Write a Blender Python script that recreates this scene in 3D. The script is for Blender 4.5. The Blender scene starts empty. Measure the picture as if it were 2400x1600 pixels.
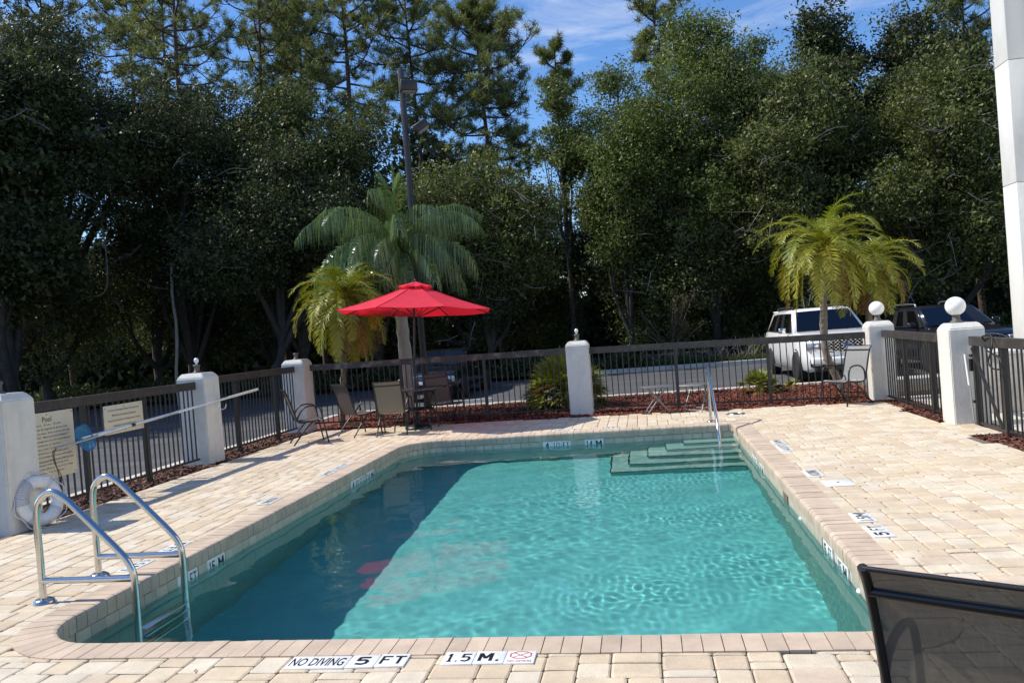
import bpy, bmesh, math, random
import numpy as np
from mathutils import Vector, Matrix, Euler

R = math.radians
rnd = random.Random(11)
RNG = np.random.default_rng(7)
S = bpy.context.scene
COL = S.collection

# ------------------------------------------------------------------ camera, world, sun, exposure
F_PX, PITCH, ROLL, YAW, EYE = 1851.0, -0.01229, -0.07887, -0.16396, 1.68
def cam_axes():
    cp, sp, cy, sy, cr, sr = math.cos(PITCH), math.sin(PITCH), math.cos(YAW), math.sin(YAW), math.cos(ROLL), math.sin(ROLL)
    fwd = Vector((sy*cp, cy*cp, sp)); right = Vector((cy, -sy, 0)); up = right.cross(fwd)
    return cr*right+sr*up, -sr*right+cr*up, fwd
CR, CU, CF = cam_axes()
cam_d = bpy.data.cameras.new('camera'); cam = bpy.data.objects.new('camera', cam_d); COL.objects.link(cam)
cam.matrix_world = Matrix(((CR.x, CU.x, -CF.x, 0), (CR.y, CU.y, -CF.y, 0), (CR.z, CU.z, -CF.z, EYE), (0, 0, 0, 1)))
cam_d.sensor_width = 36; cam_d.lens = 36*F_PX/2400; cam_d.clip_start = .05; cam_d.clip_end = 3000
S.camera = cam

SUN_EL, SUN_TO = R(49.5), Vector((1.0, -0.02, 0))       # shadows fall towards +X
w = bpy.data.worlds.new('World'); S.world = w; w.use_nodes = True
nt = w.node_tree; nt.nodes.clear()
wo = nt.nodes.new('ShaderNodeOutputWorld'); bg = nt.nodes.new('ShaderNodeBackground')
sky = nt.nodes.new('ShaderNodeTexSky'); sky.sky_type = 'NISHITA'; sky.sun_disc = False
sky.sun_elevation = SUN_EL; sky.sun_rotation = R(270); sky.air_density = 1.0; sky.dust_density = .25; sky.ozone_density = 3.2; sky.altitude = 30
tc = nt.nodes.new('ShaderNodeTexCoord'); mp = nt.nodes.new('ShaderNodeMapping')
mp.inputs['Scale'].default_value = (1.2, 3.2, 5.5); mp.inputs['Rotation'].default_value = (0, .25, .35)
mp.inputs['Location'].default_value = (.35, 0.1, .2)
n1 = nt.nodes.new('ShaderNodeTexNoise'); n1.inputs['Scale'].default_value = 2.1; n1.inputs['Detail'].default_value = 8; n1.inputs['Roughness'].default_value = .62; n1.inputs['Distortion'].default_value = .7
cr_ = nt.nodes.new('ShaderNodeValToRGB'); cr_.color_ramp.elements[0].position = .575; cr_.color_ramp.elements[1].position = .86
cr_.color_ramp.elements[0].color = (0, 0, 0, 1); cr_.color_ramp.elements[1].color = (.85, .85, .85, 1)
hsv = nt.nodes.new('ShaderNodeHueSaturation'); hsv.inputs['Hue'].default_value = .507; hsv.inputs['Saturation'].default_value = 1.22; hsv.inputs['Value'].default_value = 1.22
mx = nt.nodes.new('ShaderNodeMixRGB'); mx.inputs[2].default_value = (7.2, 7.4, 7.8, 1)
L = nt.links.new
L(tc.outputs['Generated'], mp.inputs['Vector']); L(mp.outputs['Vector'], n1.inputs['Vector']); L(n1.outputs['Fac'], cr_.inputs['Fac'])
L(sky.outputs['Color'], hsv.inputs['Color']); L(hsv.outputs['Color'], mx.inputs[1]); L(cr_.outputs['Color'], mx.inputs['Fac'])
L(mx.outputs['Color'], bg.inputs['Color']); bg.inputs['Strength'].default_value = .135
L(bg.outputs['Background'], wo.inputs['Surface'])

sun_d = bpy.data.lights.new('sun', 'SUN'); sun = bpy.data.objects.new('sun', sun_d); COL.objects.link(sun)
sun_d.cycles.is_caustics_light = True; sun_d.energy = 4.85; sun_d.angle = R(.53); sun_d.color = (1.0, .945, .84)
sd = Vector((SUN_TO.x*math.cos(SUN_EL), SUN_TO.y*math.cos(SUN_EL), -math.sin(SUN_EL)))
sun.rotation_euler = sd.to_track_quat('-Z', 'Y').to_euler()
S.view_settings.view_transform = 'Standard'; S.view_settings.look = 'None'; S.view_settings.gamma = 1.0
S.view_settings.use_curve_mapping = False; S.view_settings.exposure = 0.15
S.render.engine = 'CYCLES'
S.cycles.max_bounces = 8; S.cycles.transparent_max_bounces = 16; S.cycles.caustics_reflective = False; S.cycles.caustics_refractive = True
S.cycles.use_denoising = True

# ------------------------------------------------------------------ helpers: materials
def pmat(name, col, rough=.6, metal=0., spec=.5, var=0., vs=6., bump=0., bs=60., rand=0., coat=0., attr=None, dirt=None, ds=2., detail=4., trans=0.):
    """Principled material: base colour with noise variation, per-object variation, an optional dirt colour in patches, bump grain."""
    m = bpy.data.materials.new(name); m.use_nodes = True; t = m.node_tree; b = t.nodes['Principled BSDF']
    b.inputs['Roughness'].default_value = rough; b.inputs['Metallic'].default_value = metal
    b.inputs['Specular IOR Level'].default_value = spec; b.inputs['Coat Weight'].default_value = coat
    c4 = (*col, 1); b.inputs['Base Color'].default_value = c4
    lk = t.links.new; last = None
    geo = t.nodes.new('ShaderNodeNewGeometry')
    def mul(a, fac_out, lo, hi):
        mr = t.nodes.new('ShaderNodeMapRange'); mr.inputs[3].default_value = lo; mr.inputs[4].default_value = hi
        lk(fac_out, mr.inputs[0]); mm = t.nodes.new('ShaderNodeMixRGB'); mm.blend_type = 'MULTIPLY'; mm.inputs['Fac'].default_value = 1
        if a is None: mm.inputs[1].default_value = c4
        else: lk(a, mm.inputs[1])
        lk(mr.outputs[0], mm.inputs[2]); return mm.outputs[0]
    if attr:
        at = t.nodes.new('ShaderNodeAttribute'); at.attribute_name = attr; last = at.outputs['Color']
    if var:
        n = t.nodes.new('ShaderNodeTexNoise'); n.inputs['Scale'].default_value = vs; n.inputs['Detail'].default_value = detail; n.inputs['Roughness'].default_value = .65
        lk(geo.outputs['Position'], n.inputs['Vector']); last = mul(last, n.outputs['Fac'], 1-1.6*var, 1+1.6*var)
    if rand:
        oi = t.nodes.new('ShaderNodeObjectInfo'); last = mul(last, oi.outputs['Random'], 1-rand, 1+rand)
    if dirt:
        n = t.nodes.new('ShaderNodeTexNoise'); n.inputs['Scale'].default_value = ds; n.inputs['Detail'].default_value = 7; n.inputs['Roughness'].default_value = .7
        lk(geo.outputs['Position'], n.inputs['Vector'])
        rp = t.nodes.new('ShaderNodeValToRGB'); rp.color_ramp.elements[0].position = .5; rp.color_ramp.elements[1].position = .72
        lk(n.outputs['Fac'], rp.inputs['Fac']); mm = t.nodes.new('ShaderNodeMixRGB'); mm.inputs[2].default_value = (*dirt, 1)
        if last is None: mm.inputs[1].default_value = c4
        else: lk(last, mm.inputs[1])
        lk(rp.outputs['Color'], mm.inputs['Fac']); last = mm.outputs[0]
    if last is not None: lk(last, b.inputs['Base Color'])
    if bump:
        n = t.nodes.new('ShaderNodeTexNoise'); n.inputs['Scale'].default_value = bs; n.inputs['Detail'].default_value = 5
        lk(geo.outputs['Position'], n.inputs['Vector']); bp = t.nodes.new('ShaderNodeBump'); bp.inputs['Strength'].default_value = bump; bp.inputs['Distance'].default_value = .01
        lk(n.outputs['Fac'], bp.inputs['Height']); lk(bp.outputs['Normal'], b.inputs['Normal'])
    return m

def streaks(m, scale, lo, hi, pos0=.5, pos1=.75):
    """Multiply stretched noise into a material's colour: rain streaks, grime, wear."""
    t = m.node_tree; lk = t.links.new; b = t.nodes['Principled BSDF']; inp = b.inputs['Base Color']; geo = t.nodes.new('ShaderNodeNewGeometry'); mp_ = t.nodes.new('ShaderNodeMapping'); mp_.inputs['Scale'].default_value = scale
    n = t.nodes.new('ShaderNodeTexNoise'); n.inputs['Scale'].default_value = 1; n.inputs['Detail'].default_value = 6; n.inputs['Roughness'].default_value = .65; mr = t.nodes.new('ShaderNodeMapRange'); mr.inputs[1].default_value = pos0; mr.inputs[2].default_value = pos1; mr.inputs[3].default_value = hi; mr.inputs[4].default_value = lo
    mm = t.nodes.new('ShaderNodeMixRGB'); mm.blend_type = 'MULTIPLY'; mm.inputs[0].default_value = 1
    if inp.links: lk(inp.links[0].from_socket, mm.inputs[1])
    else: mm.inputs[1].default_value = inp.default_value[:]
    lk(geo.outputs['Position'], mp_.inputs[0]); lk(mp_.outputs[0], n.inputs['Vector']); lk(n.outputs['Fac'], mr.inputs[0]); lk(mr.outputs[0], mm.inputs[2]); lk(mm.outputs[0], inp)
def leaf_mat(name, dark, light, rough=.5, spec=.26, transl=.24):
    """Leaves: colour from the 'tone' attribute (each leaf its own tone), some light passing through, waxy sheen."""
    m = bpy.data.materials.new(name); m.use_nodes = True; t = m.node_tree; b = t.nodes['Principled BSDF']; lk = t.links.new
    at = t.nodes.new('ShaderNodeAttribute'); at.attribute_name = 'tone'
    rp = t.nodes.new('ShaderNodeValToRGB'); rp.color_ramp.elements[0].color = (*dark, 1); rp.color_ramp.elements[1].color = (*light, 1)
    lk(at.outputs['Fac'], rp.inputs['Fac']); lk(rp.outputs['Color'], b.inputs['Base Color'])
    b.inputs['Roughness'].default_value = rough; b.inputs['Specular IOR Level'].default_value = spec
    tr = t.nodes.new('ShaderNodeBsdfTranslucent'); mx = t.nodes.new('ShaderNodeMixShader'); mx.inputs[0].default_value = transl
    hs = t.nodes.new('ShaderNodeHueSaturation'); hs.inputs['Value'].default_value = 1.5; hs.inputs['Saturation'].default_value = 1.1
    lk(rp.outputs['Color'], hs.inputs['Color']); lk(hs.outputs['Color'], tr.inputs['Color'])
    lk(b.outputs[0], mx.inputs[1]); lk(tr.outputs[0], mx.inputs[2]); lk(mx.outputs[0], t.nodes['Material Output'].inputs['Surface'])
    return m

# ------------------------------------------------------------------ helpers: meshes and objects
class MB:
    def __init__(s): s.v = []; s.f = []; s.sm = []
    def add(s, vs, fs, smooth=False):
        o = len(s.v); s.v += [tuple(q) for q in vs]; s.f += [tuple(i+o for i in q) for q in fs]; s.sm += [smooth]*len(fs); return s
    def box(s, c, d, rz=0, mat=None, bev=0):
        x, y, z = d[0]/2, d[1]/2, d[2]/2
        if bev:
            bm = bmesh.new(); bmesh.ops.create_cube(bm, size=1)
            for q in bm.verts: q.co = Vector((q.co.x*d[0], q.co.y*d[1], q.co.z*d[2]))
            bmesh.ops.bevel(bm, geom=bm.edges[:], offset=bev, segments=2, affect='EDGES', profile=.5)
            vs = [q.co.copy() for q in bm.verts]; bm.verts.index_update(); fs = [[q.index for q in f.verts] for f in bm.faces]; bm.free()
        else:
            vs = [Vector(q) for q in ((-x,-y,-z),(x,-y,-z),(x,y,-z),(-x,y,-z),(-x,-y,z),(x,-y,z),(x,y,z),(-x,y,z))]
            fs = [(3,2,1,0),(4,5,6,7),(0,1,5,4),(1,2,6,5),(2,3,7,6),(3,0,4,7)]
        M = Matrix.Rotation(rz, 3, 'Z') if mat is None else mat
        return s.add([M @ q + Vector(c) for q in vs], fs, bool(bev))
    def bar(s, a, b, wd, ht, up=(0,0,1)):
        a, b = Vector(a), Vector(b); d = b-a; y = d.normalized(); u = Vector(up); x = y.cross(u).normalized(); z = x.cross(y)
        return s.box((a+b)/2, (wd, d.length, ht), mat=Matrix((x, y, z)).transposed())
    def tube(s, pts, r, n=8, caps=True, smooth=True):
        P = [Vector(p) for p in pts]; k = len(P); rr = r if isinstance(r, (list, tuple)) else [r]*k
        T = [(P[min(i+1, k-1)]-P[max(i-1, 0)]).normalized() for i in range(k)]
        u = T[0].orthogonal().normalized(); vs = []
        for i in range(k):
            u = (u - T[i]*u.dot(T[i])); u = u.normalized() if u.length > 1e-6 else T[i].orthogonal().normalized()
            vv = T[i].cross(u)
            for j in range(n):
                a = 2*math.pi*j/n; vs.append(P[i]+rr[i]*(math.cos(a)*u+math.sin(a)*vv))
        fs = [(i*n+j, i*n+(j+1) % n, (i+1)*n+(j+1) % n, (i+1)*n+j) for i in range(k-1) for j in range(n)]
        s.add(vs, fs, smooth)
        if caps: s.add(vs[:n], [tuple(range(n-1, -1, -1))]); s.add(vs[-n:], [tuple(range(n))])
        return s
    def lathe(s, prof, n=20, c=(0,0,0), smooth=True, mat=None):
        vs = []; M = mat or Matrix.Identity(3)
        for r, z in prof:
            for j in range(n):
                a = 2*math.pi*j/n; vs.append(M @ Vector((r*math.cos(a), r*math.sin(a), z)) + Vector(c))
        k = len(prof)
        fs = [(i*n+j, i*n+(j+1) % n, (i+1)*n+(j+1) % n, (i+1)*n+j) for i in range(k-1) for j in range(n)]
        s.add(vs, fs, smooth)
        if prof[0][0] > 1e-4: s.add(vs[:n], [tuple(range(n-1, -1, -1))])
        if prof[-1][0] > 1e-4: s.add(vs[-n:], [tuple(range(n))])
        return s
    def prism(s, poly, z0, z1, M=None, c=(0,0,0), smooth=False):
        n = len(poly); M = M or Matrix.Identity(3)
        vs = [M @ Vector((x, y, z0)) + Vector(c) for x, y in poly] + [M @ Vector((x, y, z1)) + Vector(c) for x, y in poly]
        return s.add(vs, [tuple(range(n-1, -1, -1)), tuple(range(n, 2*n))] + [(i, (i+1) % n, n+(i+1) % n, n+i) for i in range(n)], smooth)
    def mesh(s, name, mat, attr=None):
        me = bpy.data.meshes.new(name); me.from_pydata(s.v, [], s.f); me.polygons.foreach_set('use_smooth', s.sm)
        if mat: me.materials.append(mat)
        if attr is not None:
            ca = me.attributes.new('tint', 'FLOAT_COLOR', 'POINT'); ca.data.foreach_set('color', np.array(attr, dtype=np.float32).ravel())
        me.update(); return me
    def build(s, name, mat, parent=None, loc=None):
        return place(name, s.mesh(name, mat), parent, loc)

def place(name, me, parent=None, loc=None, rot=None):
    o = bpy.data.objects.new(name, me); COL.objects.link(o)
    if parent is not None: o.parent = parent
    if loc is not None: o.location = loc
    if rot is not None: o.rotation_euler = rot
    return o
def tag(o, label=None, cat=None, group=None, kind=None):
    if label: o['label'] = label
    if cat: o['category'] = cat
    if group: o['group'] = group
    if kind: o['kind'] = kind
    return o
def thing(name, loc, label, cat, group=None, rz=0, kind=None):
    o = bpy.data.objects.new(name, None); COL.objects.link(o); o.location = loc; o.rotation_euler = (0, 0, rz); o.empty_display_size = .1
    return tag(o, label, cat, group, kind)
def copy_tree(o, parent=None):
    c = o.copy(); COL.objects.link(c)
    if parent is not None: c.parent = parent
    for ch in [q for q in o.children]: copy_tree(ch, c)
    return c
def catmull(pts, k=6):
    P = [Vector(p) for p in pts]; P = [P[0]*2-P[1]] + P + [P[-1]*2-P[-2]]; out = []
    for i in range(1, len(P)-2):
        a, b, c, d = P[i-1:i+3]
        for j in range(k):
            t = j/k; out.append(.5*((2*b)+(c-a)*t+(2*a-5*b+4*c-d)*t*t+(3*b-a-3*c+d)*t**3))
    out.append(P[-2]); return out
def quads_mesh(name, V, mat, tone=None):
    """V: n x k x 3 array of loose k-gons (k = 3 or 4) as one mesh; tone: n floats."""
    n, k = V.shape[:2]; me = bpy.data.meshes.new(name); me.vertices.add(k*n); me.vertices.foreach_set('co', V.astype(np.float32).ravel())
    me.loops.add(k*n); me.loops.foreach_set('vertex_index', np.arange(k*n, dtype=np.int32))
    me.polygons.add(n); me.polygons.foreach_set('loop_start', np.arange(0, k*n, k, dtype=np.int32))
    try: me.polygons.foreach_set('loop_total', np.full(n, k, dtype=np.int32))
    except Exception: pass
    if tone is not None:
        a = me.attributes.new('tone', 'FLOAT', 'POINT'); a.data.foreach_set('value', np.repeat(tone, k).astype(np.float32))
    me.materials.append(mat); me.update(calc_edges=True); me.validate(); return me
def unit(a): return a/np.maximum(np.linalg.norm(a, axis=1, keepdims=True), 1e-9)

# text outlines: every string turned into a mesh once, centred on its own box, height 1
def make_texts(strs):
    obs = {}
    for s_, bold in strs:
        cu = bpy.data.curves.new('lettering', 'FONT'); cu.body = s_; cu.size = 1; cu.offset = .012 if bold else .004; cu.resolution_u = 3; cu.align_x = 'LEFT'
        o = bpy.data.objects.new('lettering', cu); COL.objects.link(o); obs[(s_, bold)] = o
    dg = bpy.context.evaluated_depsgraph_get(); out = {}
    for k, o in obs.items():
        me = bpy.data.meshes.new_from_object(o.evaluated_get(dg)); v = np.empty(len(me.vertices)*3); me.vertices.foreach_get('co', v); v = v.reshape(-1, 3)
        out[k] = ([tuple(q) for q in v], [tuple(p.vertices) for p in me.polygons])
    for o in obs.values():
        cu = o.data; bpy.data.objects.remove(o); bpy.data.curves.remove(cu)
    return out
SIGN1 = ['Pool', 'hours:  8 am  10 pm', 'Pool for use by registered guests only', 'No lifeguard on duty.  Swim at your own risk', "NO DIVING.  Maximum pool depth 5'",
         'Owners & management are not responsible for', 'accidents or injuries', 'Swimmers under 12 years must be', 'accompanied by a responsible adult', 'Glass containers prohibited.  Do not swim alone',
         'Persons with communicable diseases shall not use', 'pool.  Shower before entering pool', 'No one under the influence of alcohol or drugs', 'No running or horseplay']
SIGN2 = ['No food or beverages allowed in the pool area', 'Maximum pool capacity: 18 persons', 'All persons must take a cleansing shower before', 'entering or re-entering the pool']
MARKS = ['NO DIVING']
TX = make_texts([(q, q == 'Pool') for q in SIGN1+SIGN2] + [(q, True) for q in MARKS])
def text_mb(mb, s_, bold, w, h, M, c, fit=True):
    """Add the lettering s_ to mb, scaled into a w x h box centred at c in the plane spanned by M's columns 0 and 1."""
    vs, fs = TX[(s_, bold)]; a = np.array(vs); lo, hi = a.min(0), a.max(0); sz = np.maximum(hi-lo, 1e-6)
    sx = w/sz[0]; sy = h/sz[1] if fit else sx
    q = [M @ Vector(((p[0]-(lo[0]+hi[0])/2)*sx, (p[1]-(lo[1]+hi[1])/2)*sy, 0)) + Vector(c) for p in vs]
    return mb.add(q, fs)
# thick block characters for the depth tiles, as strokes in a unit box
GLYPH = {'1': [((.25, .78), (.52, .97)), ((.52, .97), (.52, .03)), ((.25, .06), (.8, .06))], '4': [((.66, .97), (.08, .32)), ((.05, .30), (.97, .30)), ((.68, .97), (.68, .03))],
         '5': [((.9, .92), (.2, .92)), ((.2, .95), (.14, .52)), ((.14, .55), (.45, .60)), ((.45, .60), (.72, .58)), ((.72, .58), (.86, .40)), ((.86, .42), (.78, .18)), ((.80, .20), (.5, .06)), ((.52, .07), (.1, .14))],
         'F': [((.18, .97), (.18, .03)), ((.12, .92), (.92, .92)), ((.18, .52), (.75, .52))], 'T': [((.05, .92), (.95, .92)), ((.5, .95), (.5, .03))],
         'M': [((.12, .03), (.12, .97)), ((.88, .03), (.88, .97)), ((.14, .95), (.5, .35)), ((.86, .95), (.5, .35))], '.': [((.3, .08), (.62, .08))], '/': [((.1, .0), (.9, 1.0))],
         '2': [((.12, .78), (.3, .93)), ((.3, .93), (.7, .93)), ((.7, .93), (.85, .72)), ((.85, .72), (.12, .08)), ((.1, .07), (.92, .07))]}
def glyph_mb(mb, s_, w, h, M, c):
    adv = [(.42 if q in '.' else .72 if q in '1/' else 1.0) for q in s_]; tot = sum(adv)+.16*(len(s_)-1); x = -tot/2; k = w/tot; th = min(.19*h, .25*k)
    for q, a in zip(s_, adv):
        for n_, (p0, p1) in enumerate(GLYPH[q]):
            A = Vector(((x+p0[0]*a)*k, (p0[1]-.5)*(h-th*.3), 0)); B = Vector(((x+p1[0]*a)*k, (p1[1]-.5)*(h-th*.3), 0)); d = (B-A).normalized(); sd_ = Vector((-d.y, d.x, 0)); z = Vector((0, 0, n_*.00003))
            mb.add([M @ (A-d*th*.12-sd_*th/2+z)+Vector(c), M @ (B+d*th*.12-sd_*th/2+z)+Vector(c), M @ (B+d*th*.12+sd_*th/2+z)+Vector(c), M @ (A-d*th*.12+sd_*th/2+z)+Vector(c)], [(0, 1, 2, 3)])
        x += a+.16
    return mb
def M3(x, y): x = Vector(x).normalized(); y = Vector(y).normalized(); return Matrix((x, y, x.cross(y))).transposed()
# ------------------------------------------------------------------ materials
m_ground = pmat('forest_floor', (.075, .06, .04), .95, var=.35, vs=1.2, bump=.6, bs=9, dirt=(.05, .06, .022), ds=.6)
m_asphalt = pmat('asphalt', (.075, .076, .082), .85, var=.16, vs=30, bump=.35, bs=140, dirt=(.105, .103, .1), ds=.7)
m_conc = pmat('concrete', (.56, .52, .45), .85, var=.14, vs=7, bump=.25, bs=90, dirt=(.36, .33, .29), ds=1.4)
m_sand = pmat('joint_sand', (.17, .13, .095), .95, var=.3, vs=25, bump=.4, bs=200)
m_mulch = pmat('mulch', (.17, .05, .03), .9, var=.4, vs=16, bump=.8, bs=50)
m_brownmulch = pmat('brown_mulch', (.10, .055, .036), .9, var=.45, vs=16, bump=.8, bs=50)
m_plaster = pmat('pool_plaster', (.16, .58, .565), .6, var=.10, vs=3.0, bump=.05, bs=12, dirt=(.185, .62, .605), ds=1.3)
m_step = pmat('step_plaster', (.34, .56, .50), .6, var=.10, vs=8)
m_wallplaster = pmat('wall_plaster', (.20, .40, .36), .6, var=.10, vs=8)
m_edge = pmat('edge_tile', (.006, .022, .022), .3)
m_tile = pmat('waterline_tile', (.50, .44, .34), .35, var=.10, vs=14, rand=.10, bump=.05, bs=60, dirt=(.40, .35, .27), ds=5)
m_marker = pmat('marker_tile', (.80, .80, .78), .3, var=.05, vs=30)
m_ink = pmat('black_ink', (.008, .008, .01), .45)
m_red = pmat('red_ink', (.45, .04, .05), .45)
m_white = pmat('white_plastic', (.78, .78, .76), .35, var=.05, vs=9, dirt=(.60, .58, .52), ds=6)
m_stucco = pmat('stucco', (.69, .668, .61), .9, var=.07, vs=5, bump=.7, bs=75, dirt=(.60, .58, .535), ds=3.2)
m_bstucco = pmat('building_stucco', (.74, .74, .71), .9, var=.03, vs=3, bump=.5, bs=60, dirt=(.66, .65, .62), ds=.8)
m_fence = pmat('bronze_fence', (.026, .024, .023), .42, var=.25, vs=14, bump=.1, bs=90, rand=.12)
m_rail = pmat('painted_rail', (.038, .033, .030), .5, var=.22, vs=9, bump=.3, bs=60, dirt=(.085, .078, .07), ds=7)
m_oldrail = pmat('weathered_rail', (.05, .044, .04), .6, var=.3, vs=8, bump=.5, bs=60, dirt=(.26, .235, .205), ds=4.5)
m_steel = pmat('stainless_steel', (.62, .60, .57), .16, 1.0, var=.10, vs=22, bump=.04, bs=80)
m_tablemetal = pmat('table_metal', (.26, .26, .255), .45, .6, var=.15, vs=20)
m_alu = pmat('aluminium', (.55, .55, .54), .35, .9, var=.12, vs=20)
m_chairf = pmat('dark_bronze_tube', (.016, .015, .016), .32, var=.2, vs=30)
m_table = pmat('table_glass', (.05, .05, .05), .08, spec=.8)
m_cream = pmat('cream_sign', (.70, .62, .45), .5, var=.06, vs=5)
m_signink = pmat('sign_ink', (.07, .06, .05), .6)
m_umb = pmat('red_canvas', (.90, .04, .085), .75, var=.05, vs=5, bump=.12, bs=240)
_t = m_umb.node_tree; _tr = _t.nodes.new('ShaderNodeBsdfTranslucent'); _tr.inputs['Color'].default_value = (.85, .012, .03, 1); _mx = _t.nodes.new('ShaderNodeMixShader'); _mx.inputs[0].default_value = .36
_t.links.new(_t.nodes['Principled BSDF'].outputs[0], _mx.inputs[1]); _t.links.new(_tr.outputs[0], _mx.inputs[2]); _t.links.new(_mx.outputs[0], _t.nodes['Material Output'].inputs['Surface'])
m_pole = pmat('dark_pole', (.02, .019, .02), .4, var=.2, vs=10)
m_lamppole = pmat('lamp_pole', (.034, .033, .034), .5, var=.15, vs=4)
m_lens = pmat('lamp_lens', (.45, .45, .42), .2)
m_globe = pmat('opal_globe', (.86, .85, .82), .28, spec=.5)
m_bulb = pmat('bulb', (.85, .85, .85), .12)
m_socket = pmat('socket', (.10, .09, .08), .6, var=.3, vs=40)
m_bluenet = pmat('blue_net', (.015, .14, .36), .4)
m_rope = pmat('rope', (.62, .60, .62), .8, var=.1, vs=40)
m_cord = pmat('brown_cord', (.12, .075, .06), .8)
m_whitepaint = pmat('white_car_paint', (.90, .90, .90), .22, coat=.6)
m_darkpaint = pmat('dark_car_paint', (.012, .014, .022), .2, coat=.8)
m_blackpaint = pmat('black_car_paint', (.008, .009, .012), .22, coat=.7)
m_glass = pmat('car_glass', (.004, .008, .018), .05, spec=.16)
m_sideglass = pmat('side_glass', (.004, .004, .005), .05, spec=.6)
m_chrome = pmat('chrome', (.75, .75, .77), .12, 1.0)
m_trim = pmat('black_trim', (.012, .012, .013), .5)
m_tyre = pmat('tyre', (.02, .02, .021), .8, var=.2, vs=30)
m_lampc = pmat('headlight', (.42, .43, .46), .08, .4)
m_blue = pmat('emblem_blue', (.03, .06, .30), .25)
m_bark = pmat('oak_bark', (.042, .036, .031), .95, var=.4, vs=9, bump=.8, bs=22, dirt=(.075, .072, .064), ds=2)
m_pinebark = pmat('pine_bark', (.085, .055, .042), .95, var=.4, vs=12, bump=.8, bs=18)
m_twig = pmat('grey_twig', (.25, .23, .205), .9, var=.2, vs=8)
m_palmtrunk = pmat('palm_trunk', (.21, .17, .13), .95, var=.35, vs=14, bump=.9, bs=26)
m_queentrunk = pmat('queen_trunk', (.30, .275, .24), .9, var=.2, vs=5, bump=.4, bs=30)
l_oak = leaf_mat('oak_leaf', (.033, .043, .013), (.195, .225, .075))
l_oak2 = leaf_mat('laurel_leaf', (.045, .062, .016), (.25, .305, .09))
l_warm = leaf_mat('warm_leaf', (.044, .054, .016), (.235, .265, .083))
l_dark = leaf_mat('dark_leaf', (.018, .024, .009), (.115, .135, .05))
l_pine = leaf_mat('pine_needle', (.055, .072, .022), (.29, .32, .10), .5, .25, .25)
l_queen = leaf_mat('queen_leaf', (.045, .088, .020), (.19, .275, .085), .28, .7, .2)
l_date = leaf_mat('date_leaf', (.10, .16, .018), (.47, .43, .06), .45, .35, .2)
l_brown = leaf_mat('dead_frond', (.13, .08, .025), (.32, .20, .06), .6, .3, .25)
l_shrub = leaf_mat('shrub_leaf', (.10, .125, .018), (.36, .38, .07), .45, .4, .25)
l_grass = leaf_mat('grass_blade', (.035, .055, .015), (.13, .15, .05), .6, .3, .25)
l_olive = leaf_mat('olive_leaf', (.05, .042, .02), (.12, .10, .045), .6, .3, .2)

streaks(m_stucco, (11, 11, 1.0), .87, 1.02); streaks(m_bstucco, (3, 3, .35), .90, 1.02); streaks(m_asphalt, (.5, 2.2, 1), 1.35, .85, .4, .7); streaks(m_umb, (5, 5, 2.2), .86, 1.05, .35, .65); streaks(m_conc, (3, 3, 3), .78, 1.05); streaks(m_marker, (9, 9, 9), .80, 1.0, .5, .72)
def sling_mat(name, col, see):
    """Woven sling fabric: fine weave bump and a little see-through between the threads."""
    m = pmat(name, col, .7, var=.12, vs=60, bump=0); t = m.node_tree; lk = t.links.new; b = t.nodes['Principled BSDF']
    g = t.nodes.new('ShaderNodeTexCoord'); ws = []
    for sc in ((420, 14, 14), (14, 14, 420)):
        mp_ = t.nodes.new('ShaderNodeMapping'); mp_.inputs['Scale'].default_value = (sc[0], sc[1], sc[2]); n = t.nodes.new('ShaderNodeTexNoise'); n.inputs['Scale'].default_value = 1.0; n.inputs['Detail'].default_value = 3
        lk(g.outputs['Object'], mp_.inputs[0]); lk(mp_.outputs[0], n.inputs['Vector']); ws.append(n.outputs['Fac'])
    ad = t.nodes.new('ShaderNodeMath'); ad.operation = 'ADD'; lk(ws[0], ad.inputs[0]); lk(ws[1], ad.inputs[1])
    mr = t.nodes.new('ShaderNodeMapRange'); mr.inputs[1].default_value = .7; mr.inputs[2].default_value = 1.3; mr.inputs[3].default_value = see*.6; mr.inputs[4].default_value = see*1.4
    lk(ad.outputs[0], mr.inputs[0]); tr = t.nodes.new('ShaderNodeBsdfTransparent'); mx_ = t.nodes.new('ShaderNodeMixShader')
    lk(mr.outputs[0], mx_.inputs[0]); lk(b.outputs[0], mx_.inputs[1]); lk(tr.outputs[0], mx_.inputs[2]); lk(mx_.outputs[0], t.nodes['Material Output'].inputs['Surface'])
    return m
m_sling = sling_mat('brown_sling', (.085, .066, .06), .06)
m_slingtan = sling_mat('tan_sling', (.19, .165, .115), .05)
m_slinggrey = sling_mat('grey_sling', (.24, .235, .225), .04)
m_slingfg = sling_mat('near_sling', (.115, .098, .078), .045)

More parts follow.
